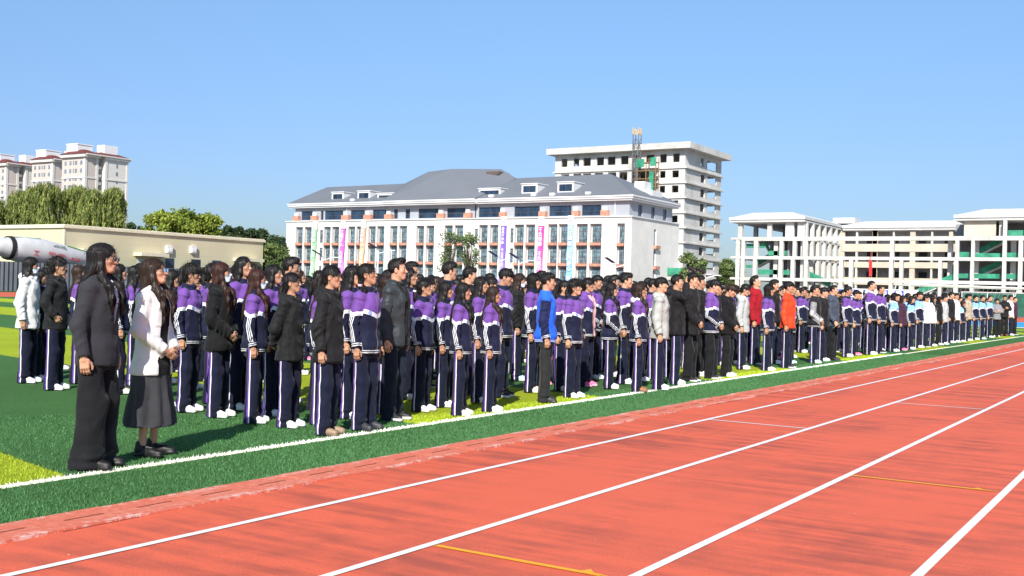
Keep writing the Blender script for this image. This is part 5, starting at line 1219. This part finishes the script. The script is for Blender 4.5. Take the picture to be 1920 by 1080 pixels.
    if style in ('blazer', 'blazer_open', 'open'):
        if style == 'blazer': wv = .058*sstep(1.03, 1.40, z)-.006; off = .02
        elif style == 'blazer_open': wv = .045+.02*sstep(1.2, 1.4, z)+.03*sstep(.95, .80, z); off = .03
        else: wv = .045+.025*sstep(1.3, 1.42, z); off = .0
        e = np.abs(x-off)-wv; front = (y > .02) & (~isarm) & (arm[:, 0] > .05)
        sn = front & (np.abs(e) < .6*h) & (z < 1.43); V[:, 0] -= np.where(sn, np.sign(x-off)*e, 0); e = np.where(sn, -1e-4, e)
        mask = front & (e < 0) & (z < 1.44); dsp = dsp+np.where(front, np.where(e < -.001, -.012, np.where((e < .040) & (z > 1.12), .007, .0)), 0)
        D = np.where(mask, 1.0, D)
    V = V+N*dsp[:, None]
    A = np.stack([D, S, E, Fx], 1)
    return V.astype(np.float32), F, A, mask
@cached
def legs_mesh(style, sex, h, seed=0):
    P = grid((-.30, -.22, -.005), (.30, .24, 1.0), h); m = sex == 'm'; r = np.random.RandomState(seed); st = r.uniform(-.02, .03)
    wide = {'track': 1.0, 'wide': 1.45, 'slim': .86}[style]
    d = prof(P, [(.74, .140, .104, -.01), (.84, .145, .112, -.010), (.93, .140, .105, -.005), (.99, .135, .100, 0)])
    for s in (-1, 1):
        fy = st*s
        pts = [(s*.082, -.005, .86), (s*.088, .012+fy*.5, .50), (s*.090, -.008+fy, .12), (s*.090, -.010+fy, .03)]
        rr = [.074, .074*(1+(wide-1)*.6), .072*wide, .076*wide]
        d = smin(d, chain(P, pts, rr, .03), .03)
    d = smax(d, -(.014 if style == 'wide' else .035)+P[2]*-1+(.0)*P[0], .002)
    V, F = snets(d, (P[0].ravel()[0], P[1].ravel()[0], P[2].ravel()[0]), h); x, y, z = VP(V); N = vnormals(V, F)
    s = np.sign(x); fy = st*s*sstep(.8, .1, z); out = np.abs(x) > .088
    S = np.where((out), (y-fy-.0+.012)*1.0, 1.0)
    S = np.where(np.abs(x) > .10-.02, S, 1.0)
    f = (1-2*np.abs(vnoise(np.stack([x*9+seed, y*9, z*2.6+x*3], 1))))*.015+vnoise(np.stack([x*13+seed, y*13, z*30], 1))*.017*sstep(.26, .05, z)+vnoise(np.stack([x*12+seed, y*12, z*13+x*9], 1))*.0055
    V = V+N*f[:, None]; V[:, 2] = np.maximum(V[:, 2], .008)
    return V.astype(np.float32), F, np.stack([z*0, S, z, z*0], 1), st
@cached
def shoe_mesh(style, h):
    P = grid((-.065, -.11, -.004), (.065, .205, .13), h)
    sole = box(P, (0, .045, .018), (.039, .138, .016), .013)
    sole = smax(sole, ell(P, (0, .045, .02), (.052, .150, .2)), .01)
    d = smin(ell(P, (0, .088, .042), (.037, .090, .029)), cap(P, (0, -.045, .052), (0, -.035, .105), .036, .036), .04)
    d = smin(d, cap(P, (0, -.02, .06), (0, .08, .05), .034, .03), .03)
    d = smin(d, ell(P, (0, .045, .028), (.042, .135, .022)), .01)
    if style == 'clog': d = smax(d, P[2]-.075, .01)
    d = np.minimum(d, sole); d = np.maximum(d, .001-P[2])
    V, F = snets(d, (P[0].ravel()[0], P[1].ravel()[0], P[2].ravel()[0]), h)
    A = np.concatenate([V, np.zeros((len(V), 1), np.float32)], 1); return V, F, A
@cached
def skirt_mesh(h):
    P = grid((-.32, -.30, .22), (.30, .26, 1.0), h)
    d = prof(P, [(.26, .232, .190, -.005), (.55, .195, .150, -.005), (.80, .158, .124, -.01), (.93, .140, .105, -.005), (.99, .135, .100, 0)])
    d = np.maximum(d, .26-P[2]); V, F = snets(d, (P[0].ravel()[0], P[1].ravel()[0], P[2].ravel()[0]), h); N = vnormals(V, F); x, y, z = VP(V)
    th = np.arctan2(x, y); f = (np.sin(th*9+1.0)*.016+np.sin(th*5)*.008)*sstep(.85, .35, z)+vnoise(V*12)*.004
    return (V+N*f[:, None]*(z > .265)[:, None]).astype(np.float32), F
def merge(parts):
    V = []; F = []; C = []; n = 0
    for v, f, c in parts: V.append(v); F.append(f+n); C.append(c); n += len(v)
    return np.concatenate(V), np.concatenate(F), np.concatenate(C)
def split_faces(V, F, A, mask):
    fm = mask[F].sum(1) >= 4
    out_ = []
    for f in (F[~fm], F[fm]):
        u, inv = np.unique(f, return_inverse=True); out_.append((V[u], inv.reshape(f.shape), A[u]))
    return out_
MESHC = {}
def person(hi=True, sex='f', pose='side', hair='long', haircol='h_black', top='track', topmat='track', shirt='white', legs='track', legmat='t_track', shoes='s_white', hy=0.0, hp=0.0, glasses=False, mask=False, seed=0, tie=None, extra=None, faceseed=0):
    """one person, standing at the origin and facing +Y; returns the root"""
    hh = .0045 if hi else .006; hj = .010 if hi else .014
    root = empty('person'); hy = -hy*.6
    hs_ = seed % 4
    top_s = top
    hv, hf, hc_ = head_mesh(sex, hh, faceseed % 5); hv = pose_head(hv, hy, hp)
    shins = legs == 'skirt'
    b = [(hv, hf, hc_), core_mesh(pose, sex)]+[hands_for(pose, .005 if hi else .007, s) for s in (-1, 1)]
    V, F, C = merge(b); link('body', np_mesh('body', V, F, [M['skin']], attrs={'Col': C}), root)
    v, f = hair_mesh(hair, .0055 if hi else .007, hs_); v = pose_head(v, hy, hp, 1.36, 1.49)
    hr = link('hair', np_mesh('hair', v, f, [M[haircol]]), root)
    if tie:
        tm = MB(); c = {'pony': (0, -.135, -.030), 'sidepony': (.075, -.075, -.10)}.get(hair, (0, -.14, -.03))
        tm.tube([(c[0], c[1]-.002, c[2]+.012), (c[0], c[1]-.008, c[2]-.012)], [.030, .031], 12)
        o = tm.build('hair_tie', M['ribbon'] if tie == 'pink' else M['white'], None, True)
        vv = np.array([q.co for q in o.data.vertices])+HC; vv = pose_head(vv, hy, hp, 1.36, 1.49); o.data.vertices.foreach_set('co', vv.astype(np.float32).ravel()); o.parent = hr
    V, F, A, mk = top_mesh(top_s, pose, sex, hj, hs_)
    nm = {'track': 'jacket', 'varsity': 'jacket', 'plain': 'jacket', 'coat': 'jacket', 'blazer': 'blazer', 'blazer_open': 'blazer', 'open': 'jacket'}.get(top, 'jacket')
    if mk.any():
        (v1, f1, a1), (v2, f2, a2) = split_faces(V, F, A, mk)
        link(nm, np_mesh(nm, v1, f1, [M[topmat]], attrs={'Col': a1}), root); link('shirt', np_mesh('shirt', v2, f2, [M[shirt]], attrs={'Col': a2}), root)
    else:
        link(nm, np_mesh(nm, V, F, [M[topmat]], attrs={'Col': A}), root)
        if not hi: pass
    st = 0
    if legs == 'skirt':
        v, f = skirt_mesh(hj); link('skirt', np_mesh('skirt', v, f, [M[legmat]]), root)
    else:
        v, f, a, st = legs_mesh(legs, sex, hj, seed % 5); link('trousers', np_mesh('trousers', v, f, [M[legmat]], attrs={'Col': a}), root)
    key = ('shoe', shoes, hi)
    if key not in MESHC:
        v, f, a = shoe_mesh('clog' if shoes in ('s_tan',) else 'std', .006 if hi else .009); MESHC[key] = np_mesh('shoe', v, f, [M[shoes]], attrs={'Col': a})
    for s in (-1, 1):
        o = link('shoe', MESHC[key], root); o.location = (s*.088, st*s-.002, 0); o.rotation_euler = (0, 0, -s*R(7))
    if glasses:
        g = MB(); L_ = MB()
        for s in (-1, 1):
            ring = [(s*.033+.024*math.cos(a), .102-.10*abs(s*.033+.024*math.cos(a))**1.0*.3, -.003+.019*math.sin(a)) for a in [2*math.pi*k/14 for k in range(15)]]
            ring = [tuple(.95*v for v in q_) for q_ in ring]; g.tube(ring, .0019, 5, False); g.bar((s*.057, .092, .004), (s*.076, .0, -.004), .003)
            L_.poly(ring[:-1])
        g.bar((-.010, .103, .0), (.010, .103, .0), .0028)
        go = g.build('glasses', M['glass_frame'], root, True); lo = L_.build('lens', M['lens'], go)
        for o in (go, lo):
            vv = np.array([q.co for q in o.data.vertices])+HC; vv = pose_head(vv, hy, hp); o.data.vertices.foreach_set('co', vv.astype(np.float32).ravel())
    if extra == 'hood':
        if 'hood' not in CACHE:
            P = grid((-.15, -.17, 1.33), (.15, .13, 1.54), .009); d = ell(P, (0, -.088, 1.425), (.110, .062, .062)); d = smin(d, chain(P, [(-.088, -.03, 1.448), (-.064, .055, 1.425), (0, .088, 1.385)], [.026, .022, .016], .02), .015); d = smin(d, chain(P, [(.088, -.03, 1.448), (.064, .055, 1.425), (0, .088, 1.385)], [.026, .022, .016], .02), .015)
            CACHE['hood'] = snets(d, (P[0].ravel()[0], P[1].ravel()[0], P[2].ravel()[0]), .009)
        link('hood', np_mesh('hood', *CACHE['hood'], [M['white']]), root)
    if mask:
        if ('mk', sex) not in CACHE:
            hm = head_mesh(sex, .0045, faceseed % 5); N = vnormals(hm[0], hm[1]); q = (hm[0]-HC)/.95
            sel = (q[:, 1] > .028) & (q[:, 2] < -.022+.16*np.maximum(0, .09-q[:, 1])*-1+.0) & (q[:, 2] > -.108) & (np.abs(q[:, 0]) < .058); CACHE[('mk', sex)] = (hm[0]+N*.006, hm[1][sel[hm[1]].all(1)])
        v, f = CACHE[('mk', sex)]; u, inv = np.unique(f, return_inverse=True); link('face_mask', np_mesh('face_mask', pose_head(v[u], hy, hp), inv.reshape(f.shape), [M['mask']]), root)
    return root
# ================================================================ who stands where
CROWD = 'students lined up on the turf'
def view_az(px): return AZ-math.atan((px-960)/FPX)
def place(root, X, Y, px, rel, h):
    """rel: 0 = seen in profile looking right, + = turned towards the camera (degrees)"""
    root.location = (X, Y, 0); s = h/1.715; root.scale = (s*.94, s*.94, s)
    root.rotation_euler = (0, 0, view_az(px)-math.pi/2-R(rel)-math.pi/2)
def dup(root, name='person'):
    r = root.copy(); COL.objects.link(r)
    for ch in root.children:
        c = ch.copy(); COL.objects.link(c); c.parent = r
        for g in ch.children:
            d = g.copy(); COL.objects.link(d); d.parent = c
    return r
HERO = [
 # px, y feet, y top, rel, label, short reference, args
 (178, 878, 456, 30, 'woman in charcoal blazer and wide black trousers at the left end of the line', 'the charcoal blazer', dict(hair='longfront', top='blazer', topmat='charcoal', shirt='print', legs='wide', legmat='t_black', shoes='s_leather', glasses=True, hy=-.32, seed=0)),
 (280, 856, 485, 30, 'woman in white blazer and grey skirt with clasped hands and long brown hair', 'the white blazer', dict(hair='longfront', haircol='h_brown', top='blazer_open', topmat='white', shirt='blackknit', legs='skirt', legmat='skirt', shoes='s_leather', glasses=True, pose='front', hy=-.25, hp=.16, seed=1)),
 (50, 720, 483, 26, 'girl in white hooded jacket and face mask at the far left of the crowd', 'the masked white jacket', dict(hair='long', top='coat', topmat='white', mask=True, hy=-.45)),
 (101, 733, 484, 24, 'girl in black jacket with hair bun and glasses beside the white hooded jacket', 'the hair bun', dict(hair='bun', top='plain', topmat='black', glasses=True, hy=-.4, pose='pocket', seed=2)),
 (350, 774, 497, 29, 'short-haired girl in purple tracksuit just right of the white blazer', 'the first tracksuit', dict(hair='fringe', hy=-.5, seed=3)),
 (408, 784, 493, 27, 'girl in fluffy black coat with long reddish hair and face mask', 'the fluffy black coat', dict(hair='longfront', haircol='h_auburn', top='coat', topmat='blackknit', pose='front', mask=True, hy=-.5, hp=.1, seed=1)),
 (474, 795, 505, 11, 'girl in tracksuit with long reddish hair and mask, between two black jackets', 'the reddish-haired tracksuit', dict(hair='longfront', haircol='h_auburn', mask=True, hy=-.15, seed=2)),
 (540, 803, 512, 30, 'girl in black zip jacket with hands behind her back and ponytail', 'the black zip jacket', dict(hair='pony', top='coat', topmat='black', pose='back', hy=-.4, hp=.12, seed=0)),
 (612, 817, 498, 27, 'girl in black hooded parka and tan clogs', 'the black parka', dict(hair='pony', top='coat', topmat='black', shoes='s_tan', hy=-.3, seed=3, extra=None)),
 (682, 808, 495, 34, 'girl in tracksuit with pink hair tie looking up and holding a phone', 'the pink hair tie', dict(hair='sidepony', tie='pink', shoes='s_grey', hy=-.62, hp=.22, seed=1, faceseed=2)),
 (737, 790, 486, 30, 'young man in dark grey leather jacket with quiffed hair', 'the leather jacket', dict(sex='m', hair='fade', top='open', topmat='leather', shirt='black', legs='slim', legmat='t_jeans', shoes='s_black', hy=-.55, hp=.08, seed=2)),
 (790, 773, 524, 27, 'short girl in tracksuit with ponytail right of the leather jacket', 'the short ponytail', dict(hair='pony', tie='white', hy=-.45, hp=.16, seed=2, faceseed=1)),
 (829, 765, 529, 13, 'girl in tracksuit half hidden behind a straight black-haired girl', 'the half-hidden tracksuit', dict(hair='long', hy=-.1, seed=2)),
 (861, 781, 531, 14, 'girl in tracksuit with straight black hair over her shoulder and peach shoes', 'the peach shoes', dict(hair='longfront', hy=-.1, shoes='s_cream', seed=2, faceseed=3)),
 (918, 774, 538, 14, 'girl with long light-brown hair in open tracksuit over a white shirt', 'the open tracksuit', dict(hair='longfront', haircol='h_brown', top='open', topmat='track', shirt='white', hy=-.15, seed=2)),
 (938, 747, 504, 19, 'tall boy in tracksuit with thick fringe behind the open tracksuit', 'the tall fringe', dict(sex='m', hair='bowl', shoes='s_black', hy=-.2, hp=-.18, seed=1)),
 (968, 716, 514, 8, 'girl in black hoodie with brown hair and white mask before the pink banner', 'the black hoodie', dict(hair='long', haircol='h_brown', top='plain', topmat='black', mask=True, shoes='s_aqua')),
 (994, 738, 513, 11, 'girl in tracksuit and cream shoes just left of the blue varsity jacket', 'the cream shoes', dict(hair='bob', shoes='s_cream', seed=3, hy=-.1)),
 (1020, 757, 513, 2, 'boy in bright blue varsity jacket and charcoal trousers', 'the blue varsity jacket', dict(sex='m', hair='short', top='varsity', topmat='varsity', legmat='t_charcoal', shoes='s_grey', seed=0, hy=-.1)),
 (1072, 748, 526, 29, 'girl in zipped tracksuit with bobbed hair and black-white trainers', 'the bobbed hair', dict(hair='fringe', shoes='s_white', hy=-.45, hp=.10, seed=1)),
 (1097, 727, 522, 27, 'girl in open tracksuit with lanyard and pink shoes', 'the pink shoes', dict(hair='pony', top='open', topmat='track', shirt='pink', shoes='s_pink', hy=-.4, seed=2)),
 (1141, 731, 531, 6, 'girl in tracksuit with very long black hair and clasped hands', 'the clasped hands', dict(hair='longfront', pose='front', seed=3)),
 (1168, 722, 514, 11, 'boy in tracksuit with wavy hair behind the clasped hands girl', 'the wavy hair', dict(sex='m', hair='textured', seed=1, hy=-.15)),
 (1194, 737, 532, 5, 'girl with wavy brown hair, white hood over her tracksuit and brown shoes', 'the brown shoes', dict(hair='longfront', haircol='h_brown', shoes='s_brown', extra='hood', seed=3)),
 (1234, 733, 522, 6, 'boy in shiny silver-grey jacket with black hood', 'the silver jacket', dict(sex='m', hair='bowl', top='plain', topmat='silver', seed=2, hp=.1)),
 (1265, 724, 517, 5, 'boy in black hoodie shading his eyes with one raised hand', 'the raised hand', dict(sex='m', hair='short', top='plain', topmat='black', pose='shade', seed=3, hp=.1)),
 (1292, 718, 513, 21, 'boy in black jacket and black trousers with clasped hands', 'the all-black clothes', dict(sex='m', hair='short', top='coat', topmat='black', legmat='t_black', pose='front', shoes='s_black', seed=0, hy=-.3)),
 (1308, 708, 519, 21, 'boy in black jacket behind the boy with clasped hands', 'the second black jacket', dict(sex='m', hair='short', top='coat', topmat='black', legmat='t_black', seed=2, hy=-.3, hp=.12)),
 (1333, 713, 525, 21, 'boy in open tracksuit top and plain black trousers, head lowered', 'the black trousers', dict(sex='m', hair='bowl', top='open', topmat='track', shirt='black', legmat='t_black', pose='front', shoes='s_black', seed=1, hp=-.2, hy=-.2)),
 (1362, 709, 533, 24, 'brown-haired boy in black shirt looking down at his hands', 'the lowered brown head', dict(sex='m', hair='bowl', haircol='h_brown', top='plain', topmat='blackknit', legmat='t_black', pose='front', seed=3, hp=-.42, hy=-.2)),
 (1390, 695, 533, 11, 'girl in pale grey hoodie looking down', 'the pale grey hoodie', dict(hair='pony', top='coat', topmat='grey', seed=0, hp=-.3)),
 (1415, 686, 520, 16, 'boy in dark red hoodie looking up at the sky', 'the dark red hoodie', dict(sex='m', hair='textured', top='plain', topmat='red', shoes='s_black', seed=1, hp=.42, hy=-.1)),
 (1437, 698, 535, 13, 'girl in tracksuit between the dark red hoodie and the orange jacket', 'the girl beside the orange', dict(hair='bob', shoes='s_cream', seed=1, hy=-.15)),
 (1475, 693, 530, 16, 'boy in bright orange-red jacket with tracksuit trousers', 'the orange jacket', dict(sex='m', hair='bowl', top='open', topmat='orange', shirt='orange', shoes='s_black', seed=2, hy=-.2, hp=.08)),
 (1502, 664, 541, 18, 'boy in tracksuit just right of the orange jacket, one row back', 'the boy by the orange', dict(sex='m', hair='short', seed=3, hy=-.2)),
 (1525, 684, 537, 11, 'boy in black sports jacket with grey striped sleeves', 'the striped sleeves', dict(sex='m', hair='textured', topmat='track_black', shoes='s_aqua', pose='front', seed=0, hp=.15)),
 (1541, 680, 541, 13, 'boy in black top between the striped sleeves and the slate jacket', 'the black top', dict(sex='m', hair='bowl', top='plain', topmat='black', seed=1)),
 (1559, 679, 536, 19, 'man in slate blue jacket and black trousers holding a white paper', 'the slate jacket', dict(sex='m', hair='crew', top='plain', topmat='slate', legmat='t_black', shoes='s_leather', pose='hold', seed=2, hy=-.2)),
 (1586, 672, 539, 14, 'boy in tracksuit right of the slate jacket', 'the boy past slate', dict(sex='m', hair='short', seed=0, hy=-.2)),
 (1602, 669, 546, 16, 'boy in tracksuit and red shoes left of the tallest boy', 'the red shoes', dict(sex='m', hair='bowl', shoes='s_pink', seed=2, hy=-.2)),
 (1630, 668, 528, 13, 'tallest boy, white hood over his purple tracksuit', 'the tallest boy', dict(sex='m', hair='crew', extra='hood', shoes='s_white', seed=1, hy=-.1)),
 (1648, 665, 536, 14, 'boy in tracksuit and black shoes touching the tallest boy', 'the black shoes', dict(sex='m', hair='crew', shoes='s_black', seed=3)),
]
FAR = [(1674, 659, 548, 's_white', 'f', 'bob', 'track_blue', 'girl in sky-blue tracksuit with white hood, first of the sky-blue ones', 'the white-hooded sky-blue'),
 (1690, 657, 553, 's_pink', 'f', 'long', 'plum', 'girl in plum hoodie among the sky-blue tracksuits', 'the plum hoodie'),
 (1706, 655, 554, 's_white', 'f', 'long', 'track_blue', 'long-haired girl in sky-blue tracksuit right of the plum hoodie', 'the sky-blue long hair'),
 (1721, 652, 546, 's_white', 'm', 'bowl', 'track_blue', 'boy in sky-blue tracksuit left of the girl in white', 'the sky-blue boy'),
 (1734, 651, 552, 's_black', 'f', 'pony', 'white', 'girl in white top beside the white-jacketed long-haired girl', 'the white top'),
 (1747, 649, 554, 's_white', 'f', 'longfront', 'white', 'long-haired girl in long white jacket at the far end of the line', 'the long white jacket'),
 (1759, 647, 555, 's_cream', 'f', 'bob', 'black', 'girl in black jacket and black trousers near the far end', 'the far black trousers'),
 (1769, 646, 553, 's_white', 'm', 'short', 'grey', 'boy in pale grey jacket near the far end of the line', 'the far grey jacket'),
 (1781, 643, 547, 's_white', 'm', 'short', 'black', 'tall boy in black jacket near the far end', 'the far tall black'),
 (1791, 642, 549, 's_white', 'm', 'bowl', 'white', 'boy in white sweatshirt looking up near the far end', 'the far white sweatshirt'),
 (1802, 641, 562, 's_white', 'f', 'longfront', 'track_blue', 'short girl with long brown hair bending forward near the far end', 'the far brown hair'),
 (1814, 639, 550, 's_white', 'm', 'bowl', 'beige', 'boy in beige jacket near the far end of the line', 'the beige jacket'),
 (1827, 637, 553, 's_white', 'm', 'short', 'track_blue', 'first of three boys in sky-blue tracksuits past the beige jacket', 'the first sky-blue trio'),
 (1840, 636, 553, 's_aqua', 'm', 'short', 'track_blue', 'middle of three boys in sky-blue tracksuits past the beige jacket', 'the middle sky-blue trio'),
 (1854, 633, 553, 's_white', 'm', 'crew', 'track_blue', 'last of three boys in sky-blue tracksuits past the beige jacket', 'the last sky-blue trio'),
 (1868, 632, 559, 's_white', 'f', 'pony', 'midgrey', 'woman in grey sweater with folded arms facing the camera', 'the folded arms'),
 (1882, 630, 553, 's_brown', 'm', 'short', 'black', 'boy in black top between the folded arms and the white sweatshirt', 'the end black top'),
 (1893, 629, 553, 's_white', 'm', 'short', 'white', 'boy in white sweatshirt last but one in the line', 'the end white sweatshirt'),
 (1901, 628, 556, 's_black', 'm', 'crew', 'plum', 'boy in dark top last in the line', 'the last dark top')]
PEOPLE = []      # (px, X, Y, h, ref)
random.seed(11)
hand_tip = {}
for px, yf, yt, rel, label, ref, kw in HERO:
    g = gnd(px, yf-3); D = float((g-CAMP)@FWD); h = (yf-yt)/FPX*D; p = person(True if px < 1330 else False, **{**dict(faceseed=len(PEOPLE) % 5), **kw})
    place(p, float(g[0]), float(g[1]), px, rel, h)
    if px < 300 and px > 120: p.scale.x *= 1.13; p.scale.y *= 1.13
    tag(p, label, 'person', CROWD if px > 300 or px < 120 else 'teachers at the left end of the line'); PEOPLE.append((px, float(g[0]), float(g[1]), h, ref)); p['_ref'] = ref
    if ref in ('the pink hair tie', 'the slate jacket'): hand_tip[ref] = (p, kw.get('pose', 'side'))
for p in list(bpy.data.objects):
    if '_ref' in p.keys(): del p['_ref']
FARP = {}
for px, yf, yt, shoes, sex, hair, mat, label, ref in FAR:
    g = gnd(px, yf); D = float((g-CAMP)@FWD); h = (yf-yt)/FPX*D
    top = 'track' if mat.startswith('track') else 'plain'; pose = 'cross' if 'folded' in label else ('back' if mat == 'white' and sex == 'f' else 'side')
    p = person(False, sex=sex, hair=hair, haircol='h_brown' if 'brown' in label else 'h_black', top=top, topmat=mat, shoes=shoes, legmat='t_black' if ('black trousers' in label or 'folded' in label or 'dark top' in label) else 't_track', pose=pose, seed=len(PEOPLE) % 4, hy=-.1, hp=-.3 if 'bending' in label else (.3 if 'looking up' in label else 0), extra='hood' if 'hood,' in label else None)
    place(p, float(g[0]), float(g[1]), px, 80 if 'folded' in label else 18, h); tag(p, label, 'person', CROWD); PEOPLE.append((px, float(g[0]), float(g[1]), h, ref))
# ---------------------------------------------------------------- rows behind: copies of a set of student types
PURP = 'purple tracksuit'
TYPES = []
def ty(w, desc, zone, **kw): TYPES.append((w, desc, zone, kw))
ty(5, 'long-haired girl in purple tracksuit', 'AB', sex='f', hair='long', hp=.10, hy=-.1)
ty(4, 'ponytailed girl in purple tracksuit', 'AB', sex='f', hair='pony', hp=.0, seed=1, hy=-.2)
ty(3, 'girl with fringe in purple tracksuit', 'AB', sex='f', hair='fringe', seed=2, hp=.15)
ty(2, 'bob-haired girl in purple tracksuit', 'ABC', sex='f', hair='bob', seed=3, hy=.1)
ty(2, 'girl with glasses in purple tracksuit', 'AB', sex='f', hair='long', haircol='h_brown', seed=2, glasses=True, hp=.2)
ty(2, 'masked girl in purple tracksuit', 'A', sex='f', hair='pony', seed=1, mask=True)
ty(3, 'long-haired girl in black jacket', 'AB', sex='f', hair='long', top='plain', topmat='black', seed=1)
ty(1, 'girl in white hoodie', 'AC', sex='f', hair='pony', top='plain', topmat='white', seed=2)
ty(5, 'short-haired boy in purple tracksuit', 'B', sex='m', hair='short', hp=.05, hy=-.1)
ty(4, 'fringed boy in purple tracksuit', 'B', sex='m', hair='bowl', seed=1, hp=-.1)
ty(3, 'tousled boy in purple tracksuit', 'B', sex='m', hair='textured', seed=2, hp=.15)
ty(2, 'crew-cut boy in purple tracksuit', 'B', sex='m', hair='crew', seed=3)
ty(2, 'boy with glasses in purple tracksuit', 'AB', sex='m', hair='textured', seed=1, glasses=True, hy=-.2)
ty(2, 'boy with clasped hands in purple tracksuit', 'B', sex='m', hair='short', pose='front', seed=0, hp=-.15)
ty(2, 'girl with clasped hands in purple tracksuit', 'AB', sex='f', hair='pony', pose='front', seed=3)
ty(3, 'boy in black jacket', 'BC', sex='m', hair='short', top='plain', topmat='black', seed=2)
ty(3, 'short-haired boy in sky-blue tracksuit', 'C', sex='m', hair='short', topmat='track_blue', seed=1)
ty(3, 'long-haired girl in sky-blue tracksuit', 'C', sex='f', hair='long', topmat='track_blue', seed=1)
ty(2, 'boy in white sweatshirt', 'C', sex='m', hair='bowl', top='plain', topmat='white', seed=3)
ty(2, 'girl in pale grey hoodie', 'C', sex='f', hair='bob', top='plain', topmat='grey', seed=0)
proto = [None]*len(TYPES)
SHOES = ['s_white', 's_white', 's_white', 's_black', 's_cream', 's_aqua', 's_pink']
cands = []
rnd = random.Random(77)
for row in range(1, 12):
    Y = 7.05+row*.76
    x = 7.7+.22*row if row < 8 else 9.5
    while x < 60:
        px, _ = proj((x, Y, 1.5))
        X = x+rnd.uniform(-.10, .10); Yj = Y+rnd.uniform(-.10, .10)
        cands.append((X, Yj, row)); x += rnd.uniform(.56, .70) if x < 35 else rnd.uniform(.7, .9)
cands = [c for c in cands if all((c[0]-q[1])**2+(c[1]-q[2])**2 > .42**2 for q in PEOPLE)]
cands = [c for c in cands if proj((c[0], c[1], 1.5))[0] > 62]
def blocks(c):
    dc = float((np.array([c[0], c[1], 0])-CAMP)@FWD); pc = proj((c[0], c[1], 1.2))[0]
    for q in PEOPLE:
        dq = float((np.array([q[1], q[2], 0])-CAMP)@FWD)
        if dc < dq-.15 and abs(pc-proj((q[1], q[2], 1.2))[0]) < .30*FPX/dq: return True
    return False
cands = [c for c in cands if not blocks(c)]
# only those of whom the photograph could show something: coarse front-to-back cover test
mask_ = np.zeros((1080//2, 1920//2), bool)
def rect(X, Y, h):
    xb, yb = proj((X, Y, 0)); xt, yt = proj((X, Y, h)); D = float((np.array([X, Y, 0])-CAMP)@FWD); w2 = .165*FPX/D; return xb, yb, xt, yt, w2
def cover(X, Y, h, paint=True):
    xb, yb, xt, yt, w2 = rect(X, Y, h); tot = 0; H_ = yb-yt
    for (a, b, k) in ((0, .145, .46), (.145, .56, 1.0), (.56, .97, .75)):
        cx = xt+(xb-xt)*(a+b)/2; x0, x1 = int((cx-w2*k)/2), int((cx+w2*k)/2)+1; y0, y1 = int((yt+H_*a)/2), int((yt+H_*b)/2)+1
        x0, x1 = max(x0, 0), min(x1, 960)
        if x0 >= x1: continue
        sub = mask_[y0:y1, x0:x1]; tot += (~sub).sum()
        if paint: sub[:] = True
    return tot
depth = lambda X, Y: float((np.array([X, Y, 0])-CAMP)@FWD)
items = [(depth(q[1], q[2]), q[1], q[2], q[3], None) for q in PEOPLE]
for X, Y, row in cands:
    px = proj((X, Y, 1.5))[0]; zone = 'A' if px < 760 else ('B' if px < 1660 else 'C')
    opts = [(i, t_) for i, t_ in enumerate(TYPES) if zone in t_[2]]; i = rnd.choices([o[0] for o in opts], [o[1][0] for o in opts])[0]
    h = (rnd.gauss(1.75, .06) if TYPES[i][3]['sex'] == 'm' else rnd.gauss(1.635, .055))
    items.append((depth(X, Y), X, Y, h, i))
items.sort(key=lambda q: q[0]); vis = []
for d_, X, Y, h, i in items:
    n_ = cover(X, Y, h)
    if i is not None and n_ >= 4: vis.append((n_, X, Y, h, i))
vis.sort(key=lambda q: -q[0]); vis = vis[:300-len(PEOPLE)-4]

# left-hand figures seen between the women and the white jacket
byref = {}
for n_, X, Y, h, i in vis:
    px = proj((X, Y, 1.5))[0]; best = min(PEOPLE, key=lambda q: abs(proj((q[1], q[2], 1.5))[0]-px)); byref.setdefault(best[4], []).append((depth(X, Y), X, Y, h, i, px))
ORD = ['first', 'second', 'third', 'fourth', 'fifth', 'sixth', 'seventh', 'eighth', 'ninth', 'tenth', 'eleventh', 'twelfth', 'thirteenth', 'fourteenth', 'fifteenth']
shoe_me = {k[1]: v for k, v in MESHC.items() if not k[2]}
for ref, L in byref.items():
    L.sort()
    for k, (d_, X, Y, h, i, px) in enumerate(L):
        w_, desc, zone, kw = TYPES[i]
        if proto[i] is None: p = proto[i] = person(False, **{**dict(faceseed=i % 5), **kw})
        else: p = dup(proto[i])
        place(p, X, Y, px, rnd.gauss(14, 13), h); p.rotation_euler.x = rnd.gauss(0, .014); p.rotation_euler.y = rnd.gauss(0, .014); tag(p, '%s, %s back behind %s' % (desc, ORD[min(k, 14)], ref), 'person', CROWD)
        sh = rnd.choice(SHOES)
        for ch in p.children:
            if ch.name.startswith('shoe') and sh in shoe_me: ch.data = shoe_me[sh]
            if ch.name.startswith('trousers') and sh == 's_black' and len(ch.data.materials): pass
# phone and paper
bpy.context.view_layer.update()
p, _ = hand_tip['the pink hair tie']; q = p.matrix_world @ Vector((.03*0-.250, .045, .72)); q = p.matrix_world @ Vector((-.232, .045, .735))
o = MB().box(-.037, .037, -.004, .004, -.077, .077).build('phone', plain('grey_phone_case', (.16, .17, .19), .3, .5)); o.location = q; o.rotation_euler = (.25, .35, p.rotation_euler.z+1.2); tag(o, 'grey phone in the hand of the girl with the pink hair tie', 'phone')
p, _ = hand_tip['the slate jacket']; q = p.matrix_world @ Vector((.19, .22, .83)); o = MB().box(-.10, .10, -.14, .14, -.002, .002).build('paper_sheet', M['white']); o.location = q; o.rotation_euler = (.6, .2, p.rotation_euler.z); tag(o, 'white sheet of paper held by the man in the slate jacket', 'paper')
